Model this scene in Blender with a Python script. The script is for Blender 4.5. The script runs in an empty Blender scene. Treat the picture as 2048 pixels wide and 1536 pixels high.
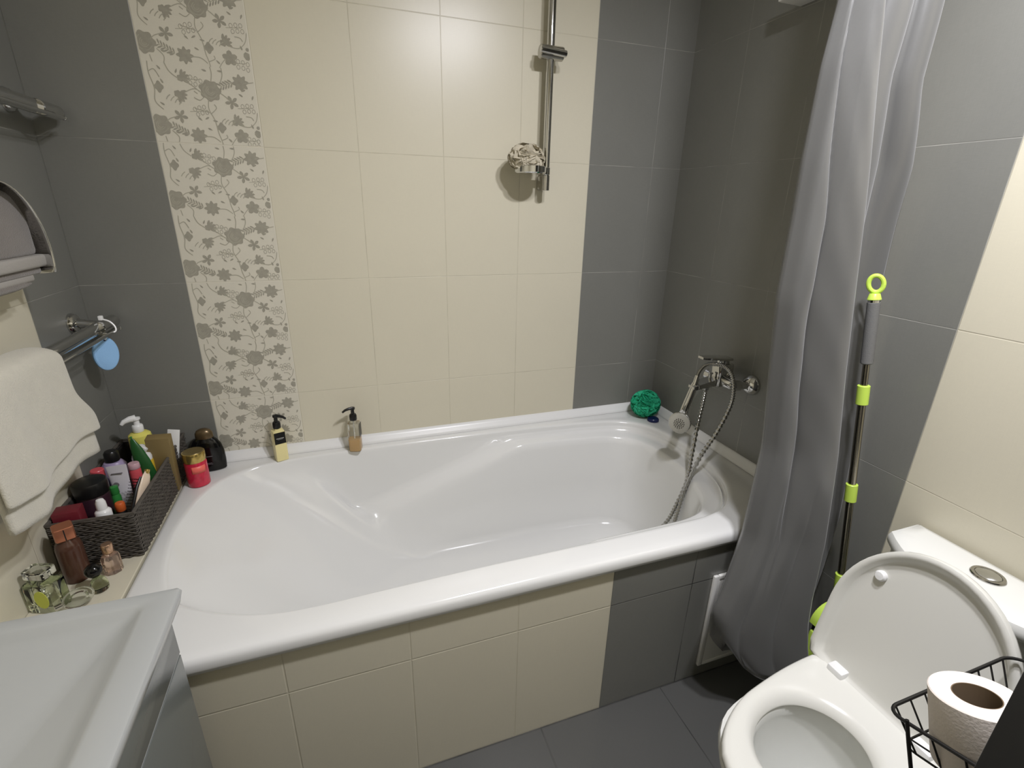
import bpy, bmesh, math, random
from mathutils import Vector, Matrix
random.seed(7)
S = bpy.context.scene
C = S.collection
pi = math.pi

# ------------------------------------------------------------------ camera, light, exposure
cam_d = bpy.data.cameras.new('camera'); cam = bpy.data.objects.new('camera', cam_d); C.objects.link(cam)
cam.location = (0.6604, -1.6238, 1.3081)
cam.rotation_euler = (1.2207, -0.0203, -0.3345)
cam_d.sensor_width = 36.0; cam_d.lens = 36.0 * 974.5 / 2048; cam_d.clip_start = 0.02
S.camera = cam
S.view_settings.view_transform = 'Standard'; S.view_settings.look = 'None'
S.view_settings.exposure = 0.0; S.view_settings.gamma = 1.0; S.view_settings.use_curve_mapping = False
W = bpy.data.worlds.new('world'); S.world = W; W.use_nodes = True
W.node_tree.nodes['Background'].inputs[0].default_value = (1.0, 0.96, 0.88, 1)
W.node_tree.nodes['Background'].inputs[1].default_value = 0.0

def lamp(name, loc, power, size, col=(1.0, 0.995, 1.06)):
    d = bpy.data.lights.new(name, 'AREA'); d.shape = 'DISK'; d.size = size; d.energy = power; d.color = col
    o = bpy.data.objects.new(name, d); o.location = loc; C.objects.link(o); return o
lamp('ceiling_spot_right', (1.37, -1.28, 2.15), 17.0, 0.09)
lamp('ceiling_spot_middle', (1.17, -1.31, 2.15), 11.5, 0.09)

# ------------------------------------------------------------------ materials
def rgb(c):
    def f(v):
        v /= 255.0
        return v / 12.92 if v <= 0.04045 else ((v + 0.055) / 1.055) ** 2.4
    return (f(c[0]), f(c[1]), f(c[2]), 1)

class NT:
    def __init__(s, m): s.t = m.node_tree
    def n(s, typ, **k):
        nd = s.t.nodes.new(typ)
        for a, v in k.items(): setattr(nd, a, v)
        return nd
    def l(s, a, b): s.t.links.new(a, b)
    def math(s, op, a, b=None, clamp=False):
        nd = s.n('ShaderNodeMath', operation=op, use_clamp=clamp)
        for i, v in enumerate((a, b)):
            if v is None: continue
            if isinstance(v, (int, float)): nd.inputs[i].default_value = v
            else: s.l(v, nd.inputs[i])
        return nd.outputs[0]

def mat(name, col, rough=0.5, metal=0.0, noise=0.0, nscale=20.0, bump=0.0, bscale=200.0, trans=0.0, ior=1.45, coat=0.0, sheen=0.0, spec=0.5, stretch=None):
    m = bpy.data.materials.new(name); m.use_nodes = True
    t = NT(m); b = m.node_tree.nodes['Principled BSDF']
    c = rgb(col)
    b.inputs['Base Color'].default_value = c
    b.inputs['Roughness'].default_value = rough; b.inputs['Metallic'].default_value = metal
    b.inputs['Transmission Weight'].default_value = trans; b.inputs['IOR'].default_value = ior
    b.inputs['Coat Weight'].default_value = coat; b.inputs['Sheen Weight'].default_value = sheen
    b.inputs['Specular IOR Level'].default_value = spec
    if noise or bump:
        tc = t.n('ShaderNodeTexCoord'); mp = t.n('ShaderNodeMapping')
        t.l(tc.outputs['Object'], mp.inputs['Vector'])
        if stretch: mp.inputs['Scale'].default_value = stretch
    if noise:
        nz = t.n('ShaderNodeTexNoise'); nz.inputs['Scale'].default_value = nscale; nz.inputs['Detail'].default_value = 4
        t.l(mp.outputs[0], nz.inputs['Vector'])
        mx = t.n('ShaderNodeMix', data_type='RGBA')
        mx.inputs[6].default_value = tuple(v * (1 - noise) for v in c[:3]) + (1,)
        mx.inputs[7].default_value = tuple(min(1, v * (1 + noise)) for v in c[:3]) + (1,)
        t.l(nz.outputs['Fac'], mx.inputs[0]); t.l(mx.outputs[2], b.inputs['Base Color'])
    if bump:
        nb = t.n('ShaderNodeTexNoise'); nb.inputs['Scale'].default_value = bscale; nb.inputs['Detail'].default_value = 3
        t.l(mp.outputs[0], nb.inputs['Vector'])
        bp = t.n('ShaderNodeBump'); bp.inputs['Strength'].default_value = bump; bp.inputs['Distance'].default_value = 0.002
        t.l(nb.outputs['Fac'], bp.inputs['Height']); t.l(bp.outputs[0], b.inputs['Normal'])
    return m

TW, TH = 0.25, 0.3615
def tile_mat(name, col, au, u0, av='Z', v0=0.0, w=TW, h=TH, grout=(150, 148, 138), gw=0.0011, rough=0.32, var=0.07, gvar=True, gamt=1.0):
    m = bpy.data.materials.new(name); m.use_nodes = True
    t = NT(m); b = m.node_tree.nodes['Principled BSDF']
    tc = t.n('ShaderNodeTexCoord'); sp = t.n('ShaderNodeSeparateXYZ'); t.l(tc.outputs['Object'], sp.inputs[0])
    def edge(ax, o, size):
        u = t.math('DIVIDE', t.math('SUBTRACT', sp.outputs[ax], o), size)
        f = t.math('SUBTRACT', u, t.math('FLOOR', u))
        return t.math('MULTIPLY', t.math('MINIMUM', f, t.math('SUBTRACT', 1.0, f)), size)
    d = t.math('MINIMUM', edge(au, u0, w), edge(av, v0, h))
    mask = t.math('SUBTRACT', 1.0, t.math('DIVIDE', t.math('SUBTRACT', d, gw * 0.6), gw * 0.8), clamp=True)
    mask = t.math('MINIMUM', t.math('MAXIMUM', mask, 0.0), 1.0)
    # grout worn unevenly
    gn = t.n('ShaderNodeTexNoise'); gn.inputs['Scale'].default_value = 9.0; gn.inputs['Detail'].default_value = 2
    t.l(tc.outputs['Object'], gn.inputs['Vector'])
    cr = t.n('ShaderNodeMapRange'); cr.inputs[1].default_value = 0.38; cr.inputs[2].default_value = 0.66
    cr.inputs[3].default_value = 0.12 * gamt; cr.inputs[4].default_value = gamt
    t.l(gn.outputs['Fac'], cr.inputs[0])
    cm = t.math('MULTIPLY', mask, cr.outputs[0])
    # woven linen look: two stretched noises + soft cloud
    tot = None
    for sc in ((900, 900, 40), (60, 60, 900)):
        mp = t.n('ShaderNodeMapping'); mp.inputs['Scale'].default_value = sc if av == 'Z' else (sc[0], sc[2], 1)
        t.l(tc.outputs['Object'], mp.inputs[0])
        nz = t.n('ShaderNodeTexNoise'); nz.inputs['Scale'].default_value = 1.0; nz.inputs['Detail'].default_value = 1
        t.l(mp.outputs[0], nz.inputs['Vector'])
        tot = nz.outputs['Fac'] if tot is None else t.math('ADD', tot, nz.outputs['Fac'])
    cl = t.n('ShaderNodeTexNoise'); cl.inputs['Scale'].default_value = 7.0; t.l(tc.outputs['Object'], cl.inputs['Vector'])
    tot = t.math('ADD', t.math('MULTIPLY', tot, 0.35), t.math('MULTIPLY', cl.outputs['Fac'], 0.3))
    c = rgb(col)
    mx = t.n('ShaderNodeMix', data_type='RGBA')
    mx.inputs[6].default_value = tuple(v * (1 - 2.2 * var) for v in c[:3]) + (1,)
    mx.inputs[7].default_value = tuple(v * (1 + 2.2 * var) for v in c[:3]) + (1,)
    t.l(tot, mx.inputs[0])
    m2 = t.n('ShaderNodeMix', data_type='RGBA'); t.l(cm, m2.inputs[0]); t.l(mx.outputs[2], m2.inputs[6]); m2.inputs[7].default_value = rgb(grout)
    t.l(m2.outputs[2], b.inputs['Base Color'])
    b.inputs['Roughness'].default_value = rough
    bp = t.n('ShaderNodeBump'); bp.inputs['Strength'].default_value = 0.5; bp.inputs['Distance'].default_value = 0.0012
    hgt = t.math('ADD', t.math('MULTIPLY', mask, -1.0), t.math('MULTIPLY', tot, 0.10))
    t.l(hgt, bp.inputs['Height']); t.l(bp.outputs[0], b.inputs['Normal'])
    return m

CREAM, DARK = (211, 205, 184), (122, 122, 116)
XL = 0.2495
M = {}
M['cream_x'] = tile_mat('cream_tile_back', CREAM, 'X', XL, grout=(190, 183, 162), var=0.03, gw=0.0009)
M['dark_x'] = tile_mat('grey_tile_back', DARK, 'X', XL, grout=(170, 169, 160), var=0.07, gw=0.0008)
M['decor'] = tile_mat('floral_tile_ground', (214, 209, 193), 'X', XL, grout=(222, 215, 195), var=0.02)
M['motif'] = mat('floral_tile_print', (160, 156, 142), rough=0.3, noise=0.16, nscale=90)
M['motif_soft'] = mat('floral_tile_vine', (172, 168, 152), rough=0.35, noise=0.12, nscale=60)
M['cream_y'] = tile_mat('cream_tile_side', CREAM, 'Y', -0.9925, grout=(190, 183, 162), var=0.03)
M['dark_y'] = tile_mat('grey_tile_side', DARK, 'Y', -0.245, grout=(165, 164, 156), var=0.07, gw=0.0008, w=0.2490)
M['cream_f'] = tile_mat('cream_tile_panel', CREAM, 'X', 0.4818, grout=(205, 198, 175), var=0.03, gw=0.0016)
M['dark_f'] = tile_mat('grey_tile_panel', DARK, 'X', 0.4818, grout=(62, 62, 60), var=0.07, gw=0.0014)
M['floor'] = tile_mat('grey_floor_tile', (84, 84, 82), 'X', 1.056, av='Y', v0=-0.80, w=0.375, h=0.375, grout=(52, 52, 50), var=0.06, gw=0.0016, rough=0.28)
M['ledge'] = tile_mat('cream_ledge_tile', CREAM, 'X', 0.0, av='Y', v0=-0.75, w=0.25, h=0.3615, grout=(190, 183, 165), var=0.03)
M['ceiling'] = mat('ceiling_paint', (232, 230, 224), rough=0.7)
M['acrylic'] = mat('white_acrylic', (226, 226, 223), rough=0.14, coat=0.3)
M['ceramic'] = mat('white_ceramic', (226, 226, 220), rough=0.12, coat=0.3)
M['plastic_w'] = mat('white_plastic', (226, 225, 219), rough=0.28)
M['seatw'] = mat('white_seat_plastic', (222, 221, 213), rough=0.22)
M['strip'] = mat('white_strip_plastic', (228, 228, 226), rough=0.3)
M['chrome'] = mat('chrome', (205, 205, 203), rough=0.06, metal=1.0)
M['satin'] = mat('satin_chrome', (185, 183, 178), rough=0.22, metal=1.0)
M['hose'] = mat('ribbed_steel_hose', (170, 169, 164), rough=0.2, metal=1.0)
M['water'] = mat('clear_water', (225, 234, 240), rough=0.02, trans=0.9, ior=1.33)
M['curtain'] = mat('grey_curtain_fabric', (96, 96, 94), rough=0.34, noise=0.04, nscale=300, bump=0.10, bscale=14, sheen=0.2)
M['towel'] = mat('pale_terry', (202, 198, 184), rough=0.95, bump=0.7, bscale=420, sheen=0.3, noise=0.05, nscale=40)
M['towelg'] = mat('grey_terry', (118, 112, 106), rough=0.95, bump=0.7, bscale=420, sheen=0.3, noise=0.08, nscale=60)
M['towelh'] = mat('grey_hem_band', (160, 156, 150), rough=0.9, bump=0.3, bscale=300)
M['black'] = mat('black_plastic', (22, 22, 22), rough=0.3)
M['wire'] = mat('black_wire', (20, 19, 17), rough=0.45)
M['blackgloss'] = mat('glossy_black', (14, 14, 14), rough=0.12)
M['darkcab'] = mat('charcoal_laminate', (46, 46, 47), rough=0.5, noise=0.05, nscale=40)
M['cabinet'] = mat('grey_lacquer', (96, 100, 98), rough=0.18, noise=0.03, nscale=10)
M['gap'] = mat('pale_gap_profile', (168, 170, 168), rough=0.4)
M['green'] = mat('lime_plastic', (196, 226, 92), rough=0.35)
M['greenfoam'] = mat('foam_grey', (108, 108, 106), rough=0.85, bump=0.3, bscale=500)
M['pole'] = mat('polished_mop_pole', (165, 160, 146), rough=0.25, metal=1.0)
M['puffgreen'] = mat('green_mesh_sponge', (40, 176, 132), rough=0.7, noise=0.15, nscale=60)
M['puffgrey'] = mat('taupe_mesh_sponge', (192, 184, 163), rough=0.8, noise=0.12, nscale=60)
M['navy'] = mat('navy_plastic', (26, 36, 84), rough=0.3)
M['blue'] = mat('light_blue_foam', (146, 190, 232), rough=0.8, bump=0.3, bscale=400)
M['sticker'] = mat('blue_sticker', (30, 44, 128), rough=0.4)
M['paper'] = mat('toilet_paper', (236, 226, 216), rough=0.95, bump=0.3, bscale=260)
M['core'] = mat('cardboard_core', (112, 94, 72), rough=0.9)
M['wicker'] = mat('grey_wicker_strand', (82, 77, 70), rough=0.8, noise=0.3, nscale=60)
M['wickerd'] = mat('grey_wicker_core', (48, 45, 42), rough=0.9, noise=0.3, nscale=80)
M['glass'] = mat('clear_glass', (244, 248, 244), rough=0.02, trans=1.0, ior=1.45)
M['glassg'] = mat('pale_green_glass', (214, 222, 196), rough=0.02, trans=1.0, ior=1.45)
M['glassp'] = mat('blush_glass', (240, 216, 200), rough=0.03, trans=0.9, ior=1.45)
M['limelabel'] = mat('lime_label', (198, 206, 84), rough=0.5)
M['amberb'] = mat('brown_bottle', (86, 58, 46), rough=0.15, trans=0.15)
M['copper'] = mat('copper_cap', (196, 128, 98), rough=0.3, metal=0.7)
M['rosegold'] = mat('rose_gold', (214, 176, 146), rough=0.25, metal=0.8)
M['gold'] = mat('gold_lid', (204, 178, 106), rough=0.2, metal=0.9)
M['goldtop'] = mat('gold_lid_top', (150, 132, 88), rough=0.35, metal=0.7)
M['redglass'] = mat('red_jar', (196, 40, 66), rough=0.12, coat=0.4, noise=0.45, nscale=70)
M['redlabel'] = mat('coral_label', (240, 110, 96), rough=0.4)
M['bronze'] = mat('bronze_cap', (104, 88, 64), rough=0.3, metal=0.6)
M['yellowl'] = mat('pale_yellow_soap', (234, 222, 162), rough=0.2, coat=0.3)
M['amberl'] = mat('amber_soap', (222, 176, 104), rough=0.15, coat=0.3)
M['yellow'] = mat('yellow_plastic', (226, 218, 110), rough=0.3)
M['yellow2'] = mat('deep_yellow_plastic', (232, 196, 60), rough=0.3)
M['white'] = mat('white_gloss', (236, 236, 234), rough=0.25)
M['olive'] = mat('olive_carton', (128, 110, 70), rough=0.6)
M['leaf'] = mat('dark_green_tube', (34, 84, 40), rough=0.3)
M['lilac'] = mat('lilac_plastic', (170, 156, 188), rough=0.35)
M['paletube'] = mat('pale_grey_tube', (214, 210, 214), rough=0.35)
M['greymark'] = mat('grey_print', (120, 116, 118), rough=0.5)
M['pink'] = mat('coral_pink', (206, 84, 92), rough=0.3)
M['mauve'] = mat('mauve_plastic', (196, 160, 168), rough=0.3)
M['plum'] = mat('dark_plum_jar', (52, 30, 40), rough=0.35)
M['green2'] = mat('bottle_green', (52, 130, 62), rough=0.3)
M['dkgreen'] = mat('dark_green_bottle', (40, 48, 38), rough=0.2)
M['orange'] = mat('orange_plastic', (206, 100, 48), rough=0.4)
M['beige'] = mat('beige_brush_back', (222, 202, 178), rough=0.3)
M['wine'] = mat('wine_red_carton', (110, 34, 44), rough=0.4)
M['silver'] = mat('silver_print', (200, 200, 196), rough=0.3, metal=0.5)
M['overflow'] = mat('dark_chrome', (90, 90, 88), rough=0.15, metal=1.0)

# ------------------------------------------------------------------ mesh helpers
def bx(bm, x0, x1, y0, y1, z0, z1, bev=0.0, seg=2):
    r = bmesh.ops.create_cube(bm, size=1.0)
    vs = r['verts']
    for v in vs:
        v.co = Vector((x0 + (v.co.x + .5) * (x1 - x0), y0 + (v.co.y + .5) * (y1 - y0), z0 + (v.co.z + .5) * (z1 - z0)))
    if bev:
        es = list({e for v in vs for e in v.link_edges})
        bmesh.ops.bevel(bm, geom=es, offset=bev, segments=seg, profile=0.5, affect='EDGES')
    return bm

def rings(bm, rs, close=True, cap0=False, cap1=False, cyc=False):
    rows = [[bm.verts.new(p) for p in r] for r in rs]
    n = len(rows[0])
    for a, b in zip(rows, rows[1:]):
        for i in range(n if close else n - 1):
            j = (i + 1) % n
            try: bm.faces.new((a[i], a[j], b[j], b[i]))
            except ValueError: pass
    if cap0: bm.faces.new(list(reversed(rows[0])))
    if cap1: bm.faces.new(rows[-1])
    return rows

def lathe(bm, prof, mtx=None, n=28, sx=1.0, sy=1.0, power=2.0):
    """profile of (radius, z); power>2 makes a rounded square section"""
    rs = []
    for r, z in prof:
        row = []
        for i in range(n):
            a = 2 * pi * i / n
            c, s = math.cos(a), math.sin(a)
            k = 1.0 if power == 2.0 else (abs(c) ** power + abs(s) ** power) ** (-1.0 / power)
            p = Vector((max(r, 1e-5) * k * c * sx, max(r, 1e-5) * k * s * sy, z))
            row.append(mtx @ p if mtx is not None else p)
        rs.append(row)
    rings(bm, rs, cap0=prof[0][0] > 1e-4, cap1=prof[-1][0] > 1e-4)
    return bm

def frame(loc, zdir=(0, 0, 1), xdir=(1, 0, 0)):
    z = Vector(zdir).normalized(); x = Vector(xdir); x = (x - z * x.dot(z))
    if x.length < 1e-6: x = Vector((0, 1, 0)) - z * z.y
    x.normalize(); y = z.cross(x)
    m = Matrix.Identity(4)
    for i in range(3): m[i][0], m[i][1], m[i][2], m[i][3] = x[i], y[i], z[i], loc[i]
    return m

def spline(pts, sub=8, closed=False):
    P = [Vector(p) for p in pts]; n = len(P); out = []
    rng = n if closed else n - 1
    for i in range(rng):
        if closed: a, b, c, d = P[(i - 1) % n], P[i], P[(i + 1) % n], P[(i + 2) % n]
        else: a, b, c, d = P[max(i - 1, 0)], P[i], P[i + 1], P[min(i + 2, n - 1)]
        for k in range(sub):
            t = k / sub
            out.append(0.5 * ((2 * b) + (c - a) * t + (2 * a - 5 * b + 4 * c - d) * t * t + (3 * b - a - 3 * c + d) * t ** 3))
    if not closed: out.append(P[-1])
    return out

def tube(bm, pts, r, n=10, closed=False, caps=True, rfun=None):
    P = [Vector(p) for p in pts]; m = len(P); rs = []
    up = None
    for i, p in enumerate(P):
        if closed: t = P[(i + 1) % m] - P[(i - 1) % m]
        else: t = P[min(i + 1, m - 1)] - P[max(i - 1, 0)]
        t.normalize()
        if up is None:
            up = Vector((0, 0, 1)) if abs(t.z) < 0.9 else Vector((1, 0, 0))
        up = (up - t * up.dot(t)).normalized(); s = t.cross(up)
        rr = rfun(i) if rfun else r
        rs.append([p + (up * math.cos(2 * pi * k / n) + s * math.sin(2 * pi * k / n)) * rr for k in range(n)])
    if closed: rs.append(rs[0][:])
    rings(bm, rs, cap0=caps and not closed, cap1=caps and not closed)
    return bm

def cyl(bm, a, b, r, n=20, r2=None, bev=0.0):
    a, b = Vector(a), Vector(b); L = (b - a).length; r2 = r if r2 is None else r2
    m = frame(a, b - a)
    if bev: pr = [(r - bev, 0), (r, bev), (r2, L - bev), (r2 - bev, L)]
    else: pr = [(r, 0), (r2, L)]
    lathe(bm, pr, m, n)
    return bm

def sheet(bm, grid):
    rows = [[bm.verts.new(p) for p in r] for r in grid]
    for a, b in zip(rows, rows[1:]):
        for i in range(len(a) - 1): bm.faces.new((a[i], a[i + 1], b[i + 1], b[i]))
    return bm

def link(name, bm, m, parent=None, smooth=True, angle=35, weld=0.0):
    if weld: bmesh.ops.remove_doubles(bm, verts=bm.verts, dist=weld)
    bmesh.ops.recalc_face_normals(bm, faces=bm.faces)
    if parent is not None:
        off = Vector(parent['_world'])
        for v in bm.verts: v.co -= off
    me = bpy.data.meshes.new(name); bm.to_mesh(me); bm.free()
    for mm in (m if isinstance(m, (list, tuple)) else [m]): me.materials.append(mm)
    if smooth:
        me.polygons.foreach_set('use_smooth', [True] * len(me.polygons))
        me.set_sharp_from_angle(angle=math.radians(angle))
    o = bpy.data.objects.new(name, me); C.objects.link(o)
    if parent is not None: o.parent = parent; o['_world'] = list(parent['_world'])
    return o

def tag(o, label, cat, group=None):
    o['label'] = label; o['category'] = cat
    if group: o['group'] = group
    return o

def thing(name, label, cat, loc, group=None):
    o = bpy.data.objects.new(name, None); o.empty_display_size = 0.05; o.location = loc; C.objects.link(o)
    o['_world'] = list(loc)
    return tag(o, label, cat, group)

def structure(name, bm, m, **k):
    o = link(name, bm, m, **k); o['kind'] = 'structure'; return o

B = bmesh.new

# ------------------------------------------------------------------ room shell
RX, RY, RZ = 1.868, -2.35, 2.25
def wall_faces(bm, quads):
    for q, mi in quads:
        f = bm.faces.new([bm.verts.new(p) for p in q]); f.material_index = mi

# back wall: grey, floral strip, cream, grey (front face split in material zones, 8 cm deep)
bm = B()
bx(bm, -0.08, RX + 0.08, 0.0005, 0.08, -0.05, RZ)
for f in bm.faces: f.material_index = 1
zones = [(0, XL, 1), (XL, XL + TW, 2), (XL + TW, XL + 5 * TW, 0), (XL + 5 * TW, RX, 1)]
wall_faces(bm, [([(a, 0, 0), (b, 0, 0), (b, 0, RZ), (a, 0, RZ)], k) for a, b, k in zones])

# the printed flowers of the decor tiles (flat print 0.3 mm proud of the glaze)
def clipu(poly, lo, hi, ax):
    for sgn, lim in ((1, lo), (-1, hi)):
        out = []
        for i in range(len(poly)):
            a, b = poly[i], poly[(i + 1) % len(poly)]
            da, db = sgn * (a[ax] - lim), sgn * (b[ax] - lim)
            if da >= 0: out.append(a)
            if da * db < 0:
                t = da / (da - db); out.append((a[0] + (b[0] - a[0]) * t, a[1] + (b[1] - a[1]) * t))
        poly = out
        if len(poly) < 3: return []
    return poly
motifs = []          # (polygon in tile metres, v downward), material
def blob(u, v, r, lobes=7, depth=.13, ph=0.0, n=42, k=3, my=1.0):
    motifs.append(([(u + r * (1 + depth * math.cos(lobes * a + ph)) * math.cos(a), v + my * r * (1 + depth * math.cos(lobes * a + ph)) * math.sin(a)) for a in [2 * pi * i / n for i in range(n)]], k))
def petal(u, v, ang, L, w, k=3):
    c, s = math.cos(ang), math.sin(ang)
    P = []
    for t, ww in ((0, .12), (.25, .6), (.55, 1), (.85, .7), (1, .1), (.85, -.7), (.55, -1), (.25, -.6), (0, -.12)):
        P.append((u + c * t * L - s * ww * w / 2, v + s * t * L + c * ww * w / 2))
    motifs.append((P, k))
def stroke(pts, w, k=4):
    Q = spline([(a, b, 0) for a, b in pts], 5)
    A, Bs = [], []
    for i, p in enumerate(Q):
        t = (Q[min(i + 1, len(Q) - 1)] - Q[max(i - 1, 0)]); t.normalize()
        A.append((p.x - t.y * w / 2, p.y + t.x * w / 2)); Bs.append((p.x + t.y * w / 2, p.y - t.x * w / 2))
    for i in range(len(A) - 1): motifs.append(([A[i], A[i + 1], Bs[i + 1], Bs[i]], k))
def ring(u, v, r, w=.0013, k=3):
    n = 10
    for i in range(n):
        a, b = 2 * pi * i / n, 2 * pi * (i + 1) / n
        motifs.append(([(u + (r + q) * math.cos(t) * .8, v + (r + q) * math.sin(t)) for q, t in ((0, a), (0, b), (w, b), (w, a))], k))
def U(u): return u * TW
def V(v): return v * TH
def flower(u, v, r, n=5, ph=0.3, wide=.7):
    for i in range(n): petal(U(u), V(v), ph + 2 * pi * i / n, r, r * wide)
def lily(u, v, r, ang):
    for d in (-.9, -.45, 0, .45, .9): petal(U(u), V(v), ang + d, r, r * .34)
    blob(U(u), V(v), r * .36, 5, .1)
def rose(u, v, r):
    blob(U(u), V(v), r, 7, .09, .4); blob(U(u) + r * .1, V(v) - r * .05, r * .55, 6, .12, 1.0)
    for q in (.25, .42, .72):
        stroke([(U(u) + r * q * math.cos(a), V(v) + r * q * math.sin(a)) for a in (.4, 1.3, 2.2, 3.2, 4.2)], .0016, 4)
def herring(u, v, du, dv, n=6):
    for i in range(n):
        t = i / (n - 1); x, y = U(u) + du * t, V(v) + dv * t; a = math.atan2(dv, du)
        petal(x, y, a + 2.3, .0125, .0038); petal(x, y, a - 2.3, .0125, .0038)
    stroke([(U(u), V(v)), (U(u) + du * .5, V(v) + dv * .5), (U(u) + du, V(v) + dv)], .0013)
def grapes(u, v, ang=0.0, r=.0042):
    for i, (a, b) in enumerate(((0, 0), (.011, -.003), (.022, -.004), (.004, .012), (.015, .009), (.026, .008))):
        c, s = math.cos(ang), math.sin(ang)
        ring(U(u) + a * c - b * s, V(v) + a * s + b * c, r)
    stroke([(U(u) - .012, V(v) + .006), (U(u), V(v) + .005), (U(u) + .02, V(v) + .003)], .0012)
for rep in (0.0, 0.5):
    o = rep
    rose(.57, .15 + o, .0235); rose(.065, .39 + o, .0235)
    lily(.32, .085 + o, .021, -.4); lily(.27, .185 + o, .022, .5); lily(.76, .345 + o, .021, -.6)
    flower(.26, .325 + o, .0165, 5, .2, .5); flower(.755, .215 + o, .0165, 5, .5, .5); flower(.80, .435 + o, .018, 5, .9, .75)
    blob(U(.395), V(.445 + o), .0165, 8, .2); blob(U(.86), V(.085 + o), .017, 8, .2, 1.0)
    blob(U(.115), V(.15 + o), .009, 4, .15, my=1.3); blob(U(.62), V(.385 + o), .0095, 4, .15, my=1.2)
    petal(U(1.0), V(.405 + o), pi - .3, .018, .02); petal(U(.995), V(.37 + o), pi - .1, .010, .009)
    grapes(.40, .275 + o, -.1); grapes(.41, .075 + o, .5); grapes(.85, .235 + o, .1); grapes(.87, .45 + o, .4)
    herring(.19, .395 + o, .030, .016); herring(.68, .115 + o, .026, -.010, 5)
    for q in range(4):
        a = U(.16) + q * .009; b = V(.185 + o) + q * .0035
        stroke([(a, b + .014), (a + .004, b + .008), (a + .010, b + .003)], .002)
        a = U(.63) + q * .0075; b = V(.335 + o) + q * .002
        stroke([(a, b + .006), (a + .004, b), (a + .010, b - .004)], .002)
    vine = [[(.055, 0), (.05, .07), (.075, .16), (.06, .24), (.12, .29)], [(.05, .06), (.10, .045), (.135, .09)],
            [(.09, .46), (.10, .5)], [(.16, .42), (.21, .46), (.20, .5)], [(.20, 0), (.23, .05), (.29, .085)],
            [(.34, .17), (.43, .145), (.50, .175), (.55, .21)], [(.36, .10), (.43, .135), (.47, .16)],
            [(.54, .21), (.53, .27), (.57, .34), (.585, .42), (.60, .46), (.61, .5)], [(.54, .30), (.60, .26), (.585, .235)],
            [(.44, .45), (.53, .45), (.59, .48)], [(.60, .47), (.66, .45), (.655, .43)], [(.60, 0), (.605, .04), (.59, .09)],
            [(.69, .5), (.72, .47), (.76, .44)], [(.70, 0), (.70, .05), (.66, .11)], [(.80, .36), (.89, .37), (.96, .33), (.985, .27)],
            [(.66, .16), (.70, .18), (.74, .205)], [(.89, .085), (.95, .08), (.985, .075)], [(.87, .3), (.92, .305), (.94, .325)],
            [(.41, .20), (.46, .215), (.50, .195)], [(.42, .16), (.45, .175)], [(.40, .27), (.48, .28), (.53, .29)], [(.22, .33), (.16, .345), (.12, .37)]]
    for vv in vine: stroke([(U(a), V(b + o)) for a, b in vv], .0019)
    for a, b, an in ((.13, .02, .9), (.30, .03, 2.0), (.66, .02, .1), (.52, .02, .3), (.08, .43, 2.9), (.19, .43, .1), (.26, .445, -.6), (.14, .1, 1.1),
                     (.45, .345, -2.4), (.48, .335, -.5), (.53, .405, -2.7), (.67, .455, .8), (.55, .34, .2), (.83, .155, .6), (.86, .14, -.5), (.95, .19, -1.2), (.91, .35, 1.2), (.10, .245, .6)):
        petal(U(a), V(b + o), an, .011, .0042)
zb = 0.545
for row in range(-1, 6):
    for pi_, (poly, k) in enumerate(motifs):
        p = clipu(poly, 0.003, TW - 0.0035, 0)
        if not p: continue
        p = clipu(p, 0.002, TH - 0.002, 1)
        if not p: continue
        top = row * TH + TH
        if top - min(q[1] for q in p) < zb or top > RZ + TH: continue
        vs = [(XL + q[0], -0.0003 - pi_ * 3e-7, min(RZ, max(zb, top - q[1]))) for q in p]
        if max(v[2] for v in vs) - min(v[2] for v in vs) < 1e-5: continue
        f = bm.faces.new([bm.verts.new(v) for v in vs]); f.material_index = k
me_back = structure('wall_back', bm, [M['cream_x'], M['dark_x'], M['decor'], M['motif'], M['motif_soft']], smooth=False)

def side_wall(name, x0, x1, xin, ycut, mats):
    bm = B(); bx(bm, x0, x1, RY, 0.08, -0.05, RZ)
    for f in bm.faces: f.material_index = 0
    wall_faces(bm, [([(xin, 0, 0), (xin, ycut, 0), (xin, ycut, RZ), (xin, 0, RZ)], 1), ([(xin, ycut, 0), (xin, RY, 0), (xin, RY, RZ), (xin, ycut, RZ)], 0)])
    return structure(name, bm, mats, smooth=False)
side_wall('wall_right', RX + 0.0005, RX + 0.08, RX, -0.9925, [M['cream_y'], M['dark_y']])
m_ly = tile_mat('grey_tile_left', DARK, 'Y', -0.2498, grout=(165, 164, 156), var=0.07, gw=0.0008)
m_lc = tile_mat('cream_tile_left', CREAM, 'Y', -0.2498, grout=(190, 183, 162), var=0.03)
side_wall('wall_left', -0.08, -0.0005, 0.0, -0.2498, [m_lc, m_ly])
bm = B(); bx(bm, -0.08, RX + 0.08, RY - 0.08, RY, -0.05, RZ); structure('wall_front', bm, M['cream_x'], smooth=False)
bm = B(); bx(bm, -0.08, RX + 0.08, RY - 0.08, 0.08, -0.05, 0.0); structure('floor', bm, M['floor'], smooth=False)
bm = B(); bx(bm, -0.08, RX + 0.08, RY - 0.08, 0.08, RZ, RZ + 0.05); structure('ceiling', bm, M['ceiling'], smooth=False)

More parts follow.
